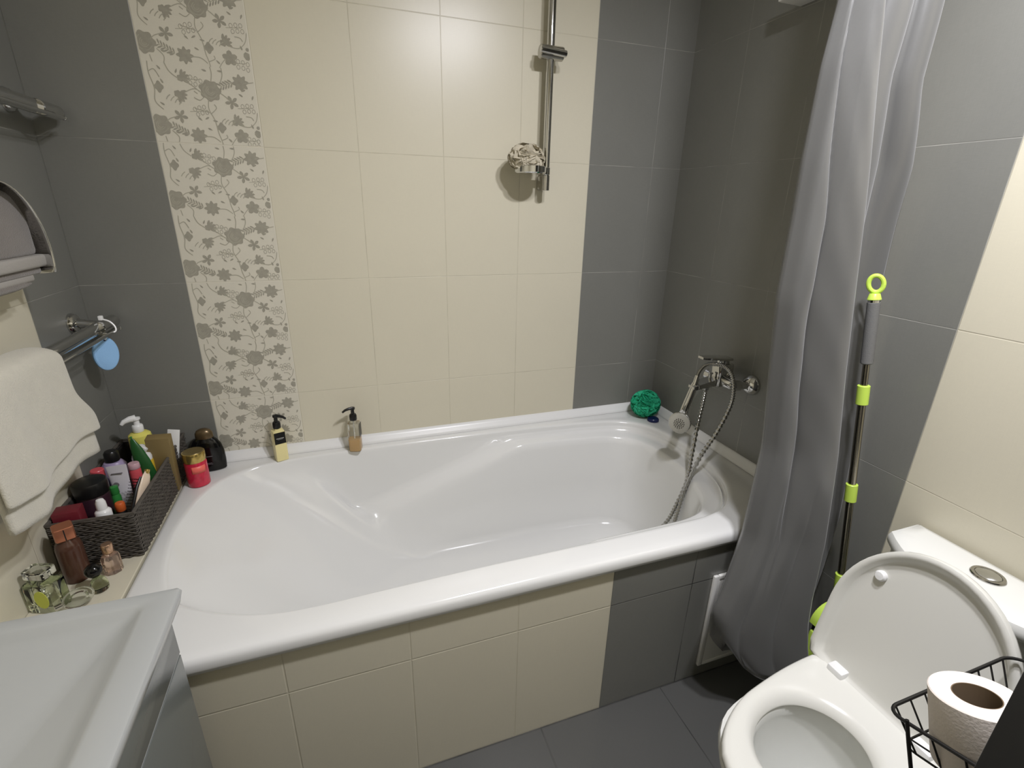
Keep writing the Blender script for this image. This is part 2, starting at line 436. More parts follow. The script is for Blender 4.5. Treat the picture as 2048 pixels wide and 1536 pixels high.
# tiled apron under the tub and the tiled ledge at its head end
PY = -0.799
bm = B(); bx(bm, 0.165, RX, PY + 0.0005, PY + 0.05, 0.0, 0.476)
for f in bm.faces: f.material_index = 0
xs = 0.4818 + 3 * TW
wall_faces(bm, [([(0.165, PY, 0), (xs, PY, 0), (xs, PY, 0.477), (0.165, PY, 0.477)], 0), ([(xs, PY, 0), (RX, PY, 0), (RX, PY, 0.477), (xs, PY, 0.477)], 1)])
structure('wall_apron', bm, [M['cream_f'], M['dark_f']], smooth=False)
bm = B(); bx(bm, 0.0, 0.163, -0.86, 0.0, 0.0, 0.5125, 0.002); structure('wall_ledge', bm, M['ledge'], smooth=False)

# white sealing strips round the tub
def strip(a, b, inward):
    bm = B(); a, b, n = Vector(a), Vector(b), Vector(inward)
    prof = [(0, 0), (0.021, 0), (0.0215, 0.004), (0.018, 0.010), (0.010, 0.020), (0.005, 0.029), (0, 0.030)]
    rings(bm, [[p + n * u + Vector((0, 0, v)) for u, v in prof] for p in (a, b)], cap0=True, cap1=True)
    return bm
structure('trim_1', strip((0.166, -0.0002, 0.5155), (RX - 0.0002, -0.0002, 0.5155), (0, -1, 0)), M['strip'], angle=60)
structure('trim_2', strip((RX - 0.0002, -0.020, 0.5155), (RX - 0.0002, -0.80, 0.5155), (-1, 0, 0)), M['strip'], angle=60)

# ------------------------------------------------------------------ bathtub
tub = thing('bathtub', 'long white acrylic bathtub along the back wall behind a tiled apron', 'bathtub', (1.015, -0.40, 0.0))
ctrl = [(.229, -.542), (.211, -.44), (.2075, -.37), (.215, -.300), (.231, -.219), (.268, -.140), (.339, -.083), (.424, -.061), (.545, -.050), (.68, -.047), (.81, -.046), (.95, -.046),
        (1.10, -.047), (1.24, -.050), (1.377, -.057), (1.523, -.069), (1.645, -.092), (1.728, -.146), (1.772, -.242), (1.786, -.370), (1.773, -.500), (1.735, -.610), (1.66, -.695), (1.57, -.726),
        (1.45, -.732), (1.32, -.733), (1.18, -.733), (1.05, -.733), (.92, -.733), (.80, -.735), (.67, -.738), (.558, -.741), (.472, -.734), (.395, -.712), (.325, -.677), (.262, -.628)]
OUT = [Vector((p.x, p.y)) for p in spline([(a, b, 0) for a, b in ctrl], 6, closed=True)]
ZR = 0.515
def affine(p, k):
    xa, xb, ya, yb = .2075, 1.786, -.741, -.046
    x0, x1, y0, y1 = .66, 1.665, -.640, -.150
    q = Vector((x0 + (p.x - xa) / (xb - xa) * (x1 - x0), y0 + (p.y - ya) / (yb - ya) * (y1 - y0)))
    w = .92 * max(0.0, min(1.0, (1.08 - q.x) / .40)); w = w * w * (3 - 2 * w)
    d = Vector(((q.x - 1.08) / .42, (q.y + .395) / .245)); d.normalize()
    q = q.lerp(Vector((1.08 + .42 * d.x, -.395 + .245 * d.y)), w)
    return p.lerp(q, k)
def smooth01(a, b, x):
    t = max(0, min(1, (x - a) / (b - a))); return t * t * (3 - 2 * t)
def profile(p):
    """list of points from rim to floor for one station"""
    x = p.x
    zl = 0.262 + (0.478 - 0.262) * max(0, min(1, (x - .64) / (1.23 - .64)))
    b = smooth01(.61, .76, x)
    # plain wall: straight with round foot
    base = [(0.03, .495), (.10, .462), (.20, .425), (.30, .385), (.40, .345), (.50, .30), (.60, .255), (.72, .20), (.83, .155), (.93, .122), (1.02, .106), (1.12, .1005)]
    sidew = [(0.03, .497), (.06, .5 - (.5 - zl) * .3), (.09, .5 - (.5 - zl) * .65), (.130, zl + .014), (.165, zl + .003), (.28, zl), (.50, zl - .003), (.575, zl - .008), (.620, zl - .030),
             (.76, .5 * (zl - .03) + .5 * .135), (.90, .135), (1.06, .104)]
    out = []
    for (k0, z0), (k1, z1) in zip(base, sidew):
        out.append((k0 + (k1 - k0) * b, z0 + (z1 - z0) * b))
    return out
cx, cy = 1.0, -0.40
def rect(p, x0, x1, y0, y1, k=1.30):
    return Vector((max(x0, min(x1, cx + (p.x - cx) * k)), max(y0, min(y1, cy + (p.y - cy) * k))))
rws = []
for (x0, x1, y0, y1, z) in ((.172, RX - .002, -.798, -.002, .478), (.166, RX - .001, -.8105, -.001, .480), (.165, RX - .001, -.8125, -.001, .489), (.166, RX - .001, -.8118, -.001, .502),
                            (.168, RX - .002, -.8080, -.002, .5105), (.172, RX - .003, -.800, -.003, .5144), (.178, RX - .004, -.784, -.004, .515)):
    rws.append([Vector((*rect(p, x0, x1, y0, y1), z)) for p in OUT])
def inset(p, q, d): 
    v = (q - p); return p + v.normalized() * d
for d, z in ((-.012, .5152), (-.004, .5145), (.002, .512), (.006, .507)):
    rws.append([Vector((*inset(p, affine(p, 1), d), z)) for p in OUT])
prof = [profile(affine(p, .45)) for p in OUT]
for j in range(12):
    rws.append([Vector((*affine(p, prof[i][j][0]), prof[i][j][1])) for i, p in enumerate(OUT)])
for f, z in ((.5, .097), (0.02, .095)):
    rws.append([Vector((*(Vector((max(.95, min(1.45, q.x)), -.395)).lerp(q, f)), z)) for q in [affine(p, 1.12) for p in OUT]])
bm = B(); rings(bm, rws, cap1=True)
o = link('tub_shell', bm, M['acrylic'], tub, angle=80, weld=0.0004)
bm = B(); mt = frame((1.742, -.388, .425), (-1, 0, .25))
lathe(bm, [(.036, 0), (.036, .004), (.032, .008), (.024, .008), (.022, .005), (.0, .005)], mt, 28); link('overflow', bm, M['overflow'], tub)['label'] = 'dark chrome overflow ring'

# white access hatch in the apron
h = thing('access_hatch', 'white square access panel low on the tiled tub apron, half hidden by the curtain', 'hatch', (1.64, PY, 0.05))
bm = B(); bx(bm, 1.552, 1.735, PY - .0088, PY - .0003, .052, .368, .002); link('panel', bm, M['plastic_w'], h)
bm = B()
for q in ((1.548, 1.564, .047, .373), (1.723, 1.739, .047, .373), (1.564, 1.723, .047, .062), (1.564, 1.723, .358, .373)): bx(bm, q[0], q[1], PY - .010, PY - .0003, q[2], q[3], .003)
link('frame', bm, M['plastic_w'], h)

# ------------------------------------------------------------------ riser rail with soap dish
rail = thing('shower_rail', 'vertical chrome shower riser rail on the cream back wall with slider and soap dish', 'shower rail', (1.32, 0, 1.35))
rx, ry = 1.320, -0.050
bm = B(); cyl(bm, (rx, ry, 1.358), (rx, ry, 2.08), .0115, 20, bev=.001); link('rail', bm, M['chrome'], rail)
bm = B(); bx(bm, rx - .012, rx + .012, ry + .002, -.0003, 1.360, 1.402, .004); cyl(bm, (rx, ry, 1.3575), (rx, ry, 1.403), .0130, 20, bev=.001); link('wall_bracket', bm, M['satin'], rail)
bm = B(); bx(bm, rx - .012, rx + .012, ry + .002, -.0003, 2.04, 2.08, .004); link('wall_bracket', bm, M['chrome'], rail)
bm = B(); cyl(bm, (rx - .036, ry - .004, 1.739), (rx + .038, ry - .004, 1.738), .019, 24, bev=.002); sl = link('slider', bm, M['satin'], rail)
bm = B(); cyl(bm, (rx - .040, ry - .021, 1.741), (rx + .042, ry - .023, 1.735), .0095, 16, bev=.002); link('clamp_lever', bm, M['chrome'], sl)
bm = B(); mt = frame((1.253, -.083, 1.404))
lathe(bm, [(.0, .0005), (.046, .0), (.0490, .003), (.0495, .020), (.0475, .0215), (.0460, .018), (.044, .004), (.0, .0035)], mt, 40)
bx(bm, 1.29, rx, -.066, -.056, 1.405, 1.4245, .002); cyl(bm, (rx, ry, 1.404), (rx, ry, 1.426), .0135, 20, bev=.001)
link('soap_dish', bm, M['chrome'], rail)

def puff(bm, c, r, n=80, seed=3, sq=(1, 1, 1)):
    rnd = random.Random(seed); c = Vector(c)
    for _ in range(n):
        d = Vector((rnd.gauss(0, 1), rnd.gauss(0, 1), rnd.gauss(0, 1))).normalized()
        a = d.orthogonal().normalized(); b = d.cross(a); ph = rnd.random() * 6; kk = rnd.choice((2, 3, 3)); amp = rnd.uniform(.14, .30); R = rnd.uniform(.42, .62)
        N = 16; rr = []
        for f in (.15, .6, 1.0):
            row = []
            for i in range(N):
                t = 2 * pi * i / N
                p = d * (r * (.60 + .22 * f + amp * f * math.sin(kk * t + ph))) + (a * math.cos(t) + b * math.sin(t)) * (r * R * f)
                if p.length > r: p = p.normalized() * r
                row.append(c + Vector((p.x * sq[0], p.y * sq[1], p.z * sq[2])))
            rr.append(row)
        rings(bm, rr, cap0=True)
    return bm
bm = B(); bmesh.ops.create_icosphere(bm, subdivisions=2, radius=.043, matrix=Matrix.Translation((1.240, -.084, 1.442)) @ Matrix.Diagonal((1.2, 1, .9, 1))); puff(bm, (1.240, -.084, 1.4475), .052, 60, 5, (1.16, .88, .84))
tag(link('mesh_sponge', bm, M['puffgrey'], angle=180), 'taupe ruffled mesh bath sponge sitting in the soap dish of the riser rail', 'sponge')

bm = B(); bmesh.ops.create_icosphere(bm, subdivisions=2, radius=.049, matrix=Matrix.Translation((1.780, -.088, .575))); puff(bm, (1.780, -.088, .572), .056, 110, 11, (1.10, 1.0, 1.0))
tag(link('mesh_sponge', bm, M['puffgreen'], angle=180), 'bright green ruffled mesh bath sponge on the tub corner', 'sponge')
bm = B(); lathe(bm, [(.0, 0), (.020, .0), (.0215, .002), (.0215, .010), (.019, .013), (.0, .0135)], frame((1.789, -.138, .5157)), 24)
for i in range(24):
    a = 2 * pi * i / 24
    cyl(bm, (1.789 + .0212 * math.cos(a), -.138 + .0212 * math.sin(a), .5165), (1.789 + .0212 * math.cos(a), -.138 + .0212 * math.sin(a), .5255), .0012, 5)
tag(link('bottle_cap', bm, M['navy']), 'small navy blue bottle cap lying in front of the green sponge', 'cap')

# ------------------------------------------------------------------ mixer tap and hand shower
tap = thing('bath_mixer', 'chrome single lever bath mixer on the grey wall above the tub', 'tap', (RX, -.435, .79))
fy0, fy1, fz = -.506, -.362, .790
for fy in (fy0, fy1):
    bm = B(); lathe(bm, [(.033, 0), (.033, .004), (.030, .012), (.018, .024), (.013, .026)], frame((RX - .0003, fy, fz), (-1, 0, 0)), 30); e = link('escutcheon', bm, M['chrome'], tap)
    bm = B(); cyl(bm, (RX - .024, fy, fz), (1.812, fy + (.010 if fy < -.43 else -.010), fz), .0115, 18); cyl(bm, (1.826, fy + (.008 if fy < -.43 else -.008), fz), (1.806, fy + (.012 if fy < -.43 else -.012), fz), .0165, 6); link('eccentric_arm', bm, M['chrome'], tap)
bm = B(); cyl(bm, (1.806, -.497, fz), (1.806, -.371, fz), .0185, 24, bev=.003)
bx(bm, 1.776, 1.828, -.462, -.406, .774, .850, .006)
link('mixer_body', bm, M['chrome'], tap)
bm = B(); rings(bm, [[Vector((x, -.434 + w * a, z + t * b)) for a, b in ((-1, -1), (1, -1), (1, 1), (-1, 1))] for x, w, z, t in ((1.80, .020, .792, .013), (1.76, .0195, .786, .010), (1.72, .019, .780, .008), (1.700, .018, .776, .0065), (1.694, .014, .775, .004))], cap0=True, cap1=True)
sp = link('spout', bm, M['chrome'], tap, angle=40)
bm = B(); cyl(bm, (1.752, -.434, .762), (1.752, -.434, .780), .0105, 16); link('hose_outlet', bm, M['chrome'], tap)
bm = B(); cyl(bm, (1.762, -.434, .795), (1.762, -.434, .815), .005, 12); cyl(bm, (1.762, -.434, .813), (1.762, -.434, .819), .008, 12, bev=.002); link('diverter_knob', bm, M['chrome'], tap)
bm = B(); cyl(bm, (1.803, -.434, .846), (1.803, -.434, .860), .020, 22, bev=.002)
rings(bm, [[Vector((x, -.434 + w * a, z + .0045 * b)) for a, b in ((-1, -.6), (1, -.6), (1, .6), (.8, 1), (-.8, 1), (-1, .6))] for x, w, z in ((1.826, .019, .861), (1.80, .0235, .863), (1.76, .021, .868), (1.72, .017, .871), (1.713, .012, .8715))], cap0=True, cap1=True)
link('lever', bm, M['chrome'], tap, angle=40)

hs = thing('hand_shower', 'chrome hand shower hanging head down from the bath mixer on its ribbed steel hose', 'hand shower', (1.70, -.44, .60))
hd = Vector((1.672, -.432, .652)); ht = Vector((1.712, -.432, .806))
fn = Vector((-.72, -.60, .12)).normalized()
bm = B(); lathe(bm, [(.010, -.022), (.024, -.016), (.0325, -.006), (.034, .004), (.033, .010), (.029, .0125), (.0, .0135)], frame(hd, fn), 32); head = link('shower_head', bm, mat('grey_spray_face', (176, 174, 164), rough=.35), hs)
bm = B(); fm = frame(hd, fn)
for r_, k in ((.005, 6), (.010, 10), (.0155, 14)):
    for i in range(k):
        a = 2 * pi * i / k + r_ * 50
        cyl(bm, fm @ Vector((r_ * math.cos(a), r_ * math.sin(a), .0110)), fm @ Vector((r_ * math.cos(a), r_ * math.sin(a), .0152)), .0016, 7)
link('nozzles', bm, mat('spray_nozzle_rubber', (70, 68, 62), rough=.6), head)
bm = B(); lathe(bm, [(.0335, -.008), (.0355, -.003), (.0355, .003), (.0335, .005)], frame(hd, fn), 32); link('chrome_ring', bm, M['chrome'], head)
bm = B(); P = spline([hd - fn * .014 + Vector((.004, 0, .012)), Vector((1.684, -.428, .690)), Vector((1.697, -.430, .740)), Vector((1.708, -.432, .787))], 6)
tube(bm, P, .011, 14, rfun=lambda i: .0095 + .0035 * math.sin(pi * i / (len(P) - 1)) + .001); link('handle', bm, M['chrome'], hs)
bm = B(); cyl(bm, (1.708, -.432, .785), (1.714, -.431, .812), .0095, 16, r2=.008); link('hose_nut', bm, M['chrome'], hs)
hp = [(1.752, -.434, .766), (1.745, -.440, .72), (1.722, -.458, .650), (1.705, -.473, .54), (1.698, -.478, .457), (1.676, -.470, .36), (1.655, -.458, .285), (1.61, -.42, .18), (1.57, -.40, .125), (1.53, -.43, .118), (1.545, -.49, .122), (1.60, -.50, .165), (1.655, -.490, .275),
      (1.674, -.484, .34), (1.690, -.484, .43), (1.702, -.513, .56), (1.722, -.540, .652), (1.750, -.548, .740), (1.764, -.538, .792), (1.772, -.512, .834), (1.768, -.482, .852), (1.752, -.452, .853), (1.735, -.436, .846), (1.721, -.431, .828), (1.7135, -.431, .811)]
hq = spline(hp, 26)
bm = B(); tube(bm, hq, .0065, 10, rfun=lambda i: .0060 + .0011 * (1 if i % 4 < 2 else -1)); link('hose', bm, M['hose'], hs, angle=60)

# ------------------------------------------------------------------ shower curtain
ct = thing('shower_curtain', 'grey fabric shower curtain gathered at the right end outside the tub', 'curtain', (1.68, -.88, .18))
KEY = [  # z, left(x,y), seam(x,y), right end(x,y)
    (2.17, (1.53, -.855), (1.56, -.885), (1.76, -.845)), (1.65, (1.513, -.860), (1.541, -.900), (1.767, -.840)), (1.55, (1.504, -.860), (1.565, -.900), (1.770, -.835)), (1.40, (1.506, -.860), (1.600, -.900), (1.815, -.832)),
    (1.30, (1.511, -.860), (1.618, -.902), (1.826, -.830)), (1.14, (1.514, -.860), (1.645, -.905), (1.843, -.832)), (.972, (1.537, -.860), (1.672, -.910), (1.850, -.845)), (.784, (1.564, -.860), (1.705, -.918), (1.852, -.862)),
    (.548, (1.550, -.870), (1.716, -.940), (1.845, -.885)), (.40, (1.506, -.884), (1.703, -.958), (1.825, -.895)), (.326, (1.480, -.890), (1.700, -.968), (1.81, -.90)), (.26, (1.492, -.892), (1.702, -.982), (1.80, -.90)), (.20, (1.54, -.898), (1.706, -1.0), (1.80, -.90))]
def key(z):
    for a, b in zip(KEY, KEY[1:]):
        if b[0] <= z <= a[0]:
            t = (a[0] - z) / (a[0] - b[0]); return [Vector((a[k][0] + (b[k][0] - a[k][0]) * t, a[k][1] + (b[k][1] - a[k][1]) * t)) for k in (1, 2, 3)]
    return [Vector(v) for v in KEY[-1][1:]]
def g3(x, c, w): return math.exp(-((x - c) / w) ** 2)
NZ, NF, NB = 90, 60, 60
def crow(z):
    L, Sm, R = key(z); pts = []
    up = smooth01(1.25, 1.70, z); low = smooth01(.75, .35, z)
    A = .026 * (1 - .15 * low)
    for i in range(NF + 1):
        f = i / NF
        def bump(x, a0, a1):
            u = (x - .5 * (a0 + a1)) / (.5 * (a1 - a0)); return math.sqrt(max(0.0, 1 - u * u)) if abs(u) < 1 else 0.0
        mid = max(bump(f, -.06, .60 + .34 * up), .85 * bump(f, .60 + .3 * up, 1.02))
        lo = max(.8 * bump(f, -.05, .34 + .08 * math.sin(5 * z)), .9 * bump(f, .30, .72 + .06 * math.sin(7 * z)), .7 * bump(f, .66, 1.03))
        g = mid * (1 - low) + lo * low
        g += .16 * math.sin(8 * z + 5 * f) * (1 - abs(2 * f - 1)) + .10 * math.sin(17 * z + 9 * f) * f * (1 - f) * 2 + .05 * math.sin(41 * z - 13 * f) * f * (1 - f) * 3
        p = Sm.lerp(L, f)
        p = p + Vector((0, -A * g)) * min(1, (1 - f) * 14)
        if f > .9: p.y += (f - .9) * .06
        hem = 0.0
        pts.append((p.x, p.y, z))
    Lb = L + Vector((.012, .022))
    for i in range(NB + 1):
        h = i / NB
        p = Lb.lerp(R, h)
        g = max(bump(h, .40, .70), 1.1 * bump(h, .76, 1.03), .6 * bump(h, .08, .40)) + .1 * math.sin(9 * z + 8 * h)
        am = .026 * (.2 + .8 * smooth01(1.15, 1.5, z))
        p = p + Vector((-.1 * am * g, -am * g))
        lim = -.822 if z < .54 else -.80
        pts.append((p.x, min(p.y, lim), z))
    return pts
zs = [2.17 - (2.17 - .20) * i / NZ for i in range(NZ + 1)]
grid = [crow(z) for z in zs]
# scalloped hem: the bottom dips where the cloth hangs free
dip = []
for i, (x, y, z) in enumerate(grid[-1]):
    f = i / NF if i <= NF else 1.0
    d = -.050 * math.sin(pi * min(1, f * 1.0)) ** .8 + .04 * (f ** 6) if i <= NF else -.02
    dip.append(d)
for r, row in enumerate(grid):
    k = smooth01(.55, .20, row[0][2])
    grid[r] = [(x, y, z + dip[i] * k) for i, (x, y, z) in enumerate(row)]
bm = B(); sheet(bm, grid)
cu = link('curtain_cloth', bm, M['curtain'], ct, angle=180)
sd = cu.modifiers.new('thickness', 'SOLIDIFY'); sd.thickness = .0012
bm = B(); tube(bm, [r[0] for r in grid], .0012, 6); link('side_hem', bm, mat('pale_seam_thread', (150, 150, 146), rough=.8), ct)
bm = B(); tube(bm, [Vector(p) for p in grid[-1][1:NF + 1]], .0022, 6); link('bottom_hem', bm, M['curtain'], ct)
bm = B(); cyl(bm, (0.0005, -.862, 2.186), (RX - .0005, -.862, 2.186), .0125, 18); tag(link('curtain_rod', bm, M['chrome']), 'straight chrome curtain rod high above the tub front, carrying the grey curtain', 'rod')

# ------------------------------------------------------------------ mop leaning in the corner
mp = thing('flat_mop', 'telescopic mop with lime green rings and grey foam grip leaning beside the grey curtain', 'mop', (1.803, -.985, 0.0))
ma, mb = Vector((1.803, -.972, .345)), Vector((1.756, -.876, 1.182))
md = (mb - ma).normalized()
def mz(z): return ma + (mb - ma) * ((z - ma.z) / (mb.z - ma.z))
bm = B(); cyl(bm, mz(.345), mz(.92), .0085, 18); cyl(bm, mz(.90), mz(1.02), .0070, 18); link('pole', bm, M['pole'], mp)
bm = B(); cyl(bm, mz(.990), mz(1.128), .0125, 20, bev=.002); link('foam_grip', bm, M['greenfoam'], mp)
bm = B(); cyl(bm, mz(1.124), mz(1.134), .0118, 20); link('grip_cap', bm, M['chrome'], mp)
bm = B(); cyl(bm, mz(1.132), mz(1.146), .0135, 20, r2=.010, bev=.001)
ctr = mz(1.166); fx = Vector((.57, -.82, 0)).normalized(); fy_ = md
tube(bm, [ctr + fx * (.0135 * math.cos(a)) + fy_ * (.0175 * math.sin(a)) for a in [2 * pi * i / 28 for i in range(28)]], .0048, 10, closed=True)
link('hanging_loop', bm, M['green'], mp)
for z0, z1 in ((.895, .940), (.650, .695), (.398, .446)):
    bm = B(); cyl(bm, mz(z0), mz(z1), .0128, 22, bev=.0012); link('locking_ring', bm, M['green'], mp)
bm = B(); cyl(bm, mz(.345), mz(.40), .010, 16)
link('socket', bm, M['black'], mp)
bm = B()
arc = [(math.cos(a), math.sin(a)) for a in [pi * i / 14 for i in range(15)]]
o3 = [Vector((1.772 + .050 * c, -.978, .318 + .052 * s)) for c, s in arc]; i3 = [Vector((1.772 + .026 * c, -.978, .312 + .022 * s)) for c, s in arc]
rings(bm, [[p + Vector((0, -.012, 0)) for p in o3], [p + Vector((0, .012, 0)) for p in o3], [p + Vector((0, .012, 0)) for p in i3], [p + Vector((0, -.012, 0)) for p in i3], [p + Vector((0, -.012, 0)) for p in o3]], close=False)
link('yoke', bm, M['green'], mp, angle=40, weld=.0001)
bm = B(); bx(bm, 1.728, 1.816, -.986, -.970, .285, .322, .004); link('hinge', bm, M['black'], mp)
bm = B(); bx(bm, 1.722, 1.822, -.988, -.970, .055, .298, .006); hd_ = link('mop_plate', bm, M['green'], mp)
bm = B(); bx(bm, 1.716, 1.828, -.993, -.965, .0, .070, .010, 3); link('mop_pad', bm, M['paletube'], mp)

# ------------------------------------------------------------------ toilet
wc = thing('toilet', 'white close coupled toilet with raised lid against the right wall', 'toilet', (1.55, -1.217, 0.0))
YC = -1.217
YB = -1.230
def outline(tab, xm, k=1.0, kx=None, n=56):
    """closed plan outline from a table of (x, half width), scaled about (xm, YB)"""
    side = [(tab[-1][0], 0.0)] + list(reversed(tab)); kx = k if kx is None else kx
    pol = sorted((math.atan2(h, x - xm), math.hypot(h, x - xm)) for x, h in side)
    out = []
    for i in range(n):
        a = 2 * pi * i / n; a = a - 2 * pi if a > pi else a
        q = abs(a)
        for (a0, r0), (a1, r1) in zip(pol, pol[1:]):
            if a0 <= q <= a1 + 1e-9:
                t = (q - a0) / max(1e-9, a1 - a0)
                p0 = (r0 * math.cos(a0), r0 * math.sin(a0)); p1 = (r1 * math.cos(a1), r1 * math.sin(a1))
                dx, dy = p1[0] - p0[0], p1[1] - p0[1]; den = dx * math.sin(q) - dy * math.cos(q)
                u = t if abs(den) < 1e-9 else (p0[1] * math.cos(q) - p0[0] * math.sin(q)) / den
                x, h = p0[0] + dx * u, p0[1] + dy * u; break
        else: x, h = pol[-1][1] * math.cos(q), 0.0
        out.append((xm + x * kx, YB + math.copysign(h * k, a) if a else YB))
    return out
def spl(tab): return [(p.x, max(0.0, p.y)) for p in spline([(x, h, 0) for x, h in tab], 5)]
SEAT = spl([(1.227, 0), (1.2285, .018), (1.244, .052), (1.285, .088), (1.349, .119), (1.414, .134), (1.49, .146), (1.558, .152), (1.590, .153)]) + [(1.603, .148), (1.608, .136)]
BOWL = spl([(1.231, 0), (1.2325, .018), (1.244, .048), (1.275, .090), (1.31, .116), (1.36, .132), (1.43, .143), (1.50, .149), (1.60, .150), (1.70, .142)]) + [(1.735, .132), (1.742, .11)]
def egg(xt, xb, hw, n=56):
    out = []
    xm = xt + (xb - xt) * .55
    for i in range(n):
        a = 2 * pi * i / n; c, q = math.cos(a), math.sin(a)
        out.append((xm + ((xm - xt) if c < 0 else (xb - xm)) * c, YB + hw * q))
    return out
def er(e, z): return [Vector((a, b, z)) for a, b in e]
bm = B()
rings(bm, [er(egg(1.39, 1.78, .100), 0.0), er(egg(1.385, 1.78, .103), .02), er(egg(1.375, 1.77, .098), .10), er(egg(1.335, 1.76, .112), .19), er(outline(BOWL, 1.47, .88), .27), er(outline(BOWL, 1.47, .985), .33), er(outline(BOWL, 1.47, 1.0), .346), er(outline(BOWL, 1.47, .985), .356), er(outline(BOWL, 1.47, .93), .359),
           er(egg(1.297, 1.535, .095), .358), er(egg(1.302, 1.530, .090), .350), er(egg(1.300, 1.533, .092), .325), er(egg(1.325, 1.522, .075), .25), er(egg(1.36, 1.50, .052), .18), er(egg(1.385, 1.48, .035), .15)], cap0=True, cap1=True)
link('bowl', bm, M['ceramic'], wc, angle=50)
bm = B(); rings(bm, [er(egg(1.350, 1.510, .060), .198)], cap0=True); link('water', bm, M['water'], wc)
bm = B(); zz = .3605
so = lambda k, z: er(outline(SEAT, 1.43, k), z)
rings(bm, [so(.965, zz), so(.995, zz + .004), so(1.0, zz + .012), so(.985, zz + .0195), so(.96, zz + .0225), so(.90, zz + .0230),
           er(egg(1.282, 1.536, .108), zz + .0200), er(egg(1.292, 1.524, .100), zz + .014), er(egg(1.300, 1.516, .091), zz + .004), er(egg(1.301, 1.515, .090), zz), so(.965, zz)])
seat = link('seat', bm, M['seatw'], wc, angle=60, weld=.0001)
# lid: lid plane coordinates (w across, h up), hinged at the back of the seat and leaning on the cistern
hx, hz = 1.596, .372; lean = .195
lu = Vector((math.sin(lean), 0, math.cos(lean))); lf = Vector((-math.cos(lean), 0, math.sin(lean)))
def lp(w, h, d): return Vector((hx, YC, hz)) + Vector((0, w, 0)) + lu * h + lf * d
def lidout(hw, hh, h0, n=56):
    out = []
    for i in range(n):
        a = -pi / 2 + 2 * pi * i / n
        c, s = math.cos(a), math.sin(a)
        if s < 0:
            k = (abs(c) ** 14 + abs(s) ** 14) ** (-1 / 14); w, h = hw * c * k, .155 + (.155 - h0) * s * k
        else: w, h = hw * c, .155 + (hh - .155) * s
        out.append((w, h))
    return out
def lr(hw, hh, h0, d): return [lp(w, h, d) for w, h in lidout(hw, hh, h0)]
bm = B(); rings(bm, [lr(.146, .335, .008, -.012), lr(.155, .344, .001, -.006), lr(.158, .347, 0, .004), lr(.157, .346, .001, .013), lr(.152, .341, .004, .015), lr(.145, .334, .008, .013), lr(.139, .327, .012, .004), lr(.131, .319, .018, .0015), lr(.12, .30, .03, .001)], cap0=True, cap1=True)
lid = link('lid', bm, M['seatw'], wc, angle=60)
bm = B(); lathe(bm, [(.011, -.001), (.011, .006), (.008, .010), (.0, .0105)], frame(lp(.093, .252, .001), lf), 20); link('bumper', bm, M['white'], lid)
for s in (-1, 1):
    bm = B(); bx(bm, 1.577, 1.612, YC + s * .085 - .017, YC + s * .085 + .017, .366, .397, .004); link('hinge', bm, M['white'], wc)
# cistern: bowed front
def tank(x0, bow, hw, z, xb=1.852, n=14):
    out = [Vector((xb, YC - hw, z)), Vector((xb, YC + hw, z))]
    out = [Vector((xb, YC + hw * (-1 + 2 * i / 4), z)) for i in range(5)]
    for i in range(n + 1):
        t = 1 - 2 * i / n
        out.append(Vector((x0 - bow * (1 - t * t), YC + hw * math.copysign(abs(t) ** .9, t), z)))
    return out
bm = B(); rings(bm, [tank(1.79, .05, .145, .30), tank(1.785, .055, .150, .33), tank(1.780, .066, .160, .50), tank(1.779, .070, .163, .612)], cap0=True, cap1=True)
bx(bm, 1.66, 1.80, YC - .09, YC + .09, .30, .357, .01)
tk = link('cistern', bm, M['ceramic'], wc, angle=45)
bm = B(); rings(bm, [tank(1.779, .070, .163, .613, 1.855), tank(1.772, .074, .170, .615, 1.857), tank(1.770, .076, .172, .622, 1.858), tank(1.770, .076, .172, .634, 1.858), tank(1.773, .074, .169, .643, 1.857), tank(1.782, .068, .160, .648, 1.852), tank(1.80, .055, .14, .650, 1.84)], cap0=True, cap1=True)
tl = link('cistern_lid', bm, M['ceramic'], wc, angle=40)
bm = B(); lathe(bm, [(.027, -.002), (.0275, .002), (.026, .0045), (.021, .0045), (.020, .003)], frame((1.798, -1.212, .650)), 30); fb = link('flush_button', bm, M['satin'], wc)
bm = B(); lathe(bm, [(.0195, .000), (.0195, .0045), (.016, .0062), (.0, .0068)], frame((1.798, -1.212, .650)), 28); link('button_plate', bm, M['chrome'], fb)
bm = B(); f = [Vector(p) for p in ((1.812, YC + .1633, .592), (1.848, YC + .1625, .552), (1.848, YC + .1618, .520), (1.806, YC + .1635, .520), (1.800, YC + .1637, .560))]
rings(bm, [[p + Vector((0, .0008, 0)) for p in f], [p + Vector((0, .0028, 0)) for p in f]], cap0=True, cap1=True)
link('sticker', bm, M['sticker'], wc)['label'] = 'blue sticker on the cistern side'

# ------------------------------------------------------------------ charcoal cabinet by the camera with wire basket and paper roll
cb = thing('tall_cabinet', 'charcoal cabinet at the right edge beside the toilet', 'cabinet', (1.55, -1.72, 0.0))
bm = B(); bx(bm, 1.146, RX - .002, -2.02, -1.492, .06, 1.06, .002); link('cabinet_body', bm, M['darkcab'], cb)
bm = B(); bx(bm, 1.17, RX - .004, -2.005, -1.506, .0, .06); link('plinth', bm, M['darkcab'], cb)
bm = B(); bx(bm, 1.136, 1.1455, -2.015, -1.492, .065, 1.055, .0015); link('door', bm, M['darkcab'], cb)

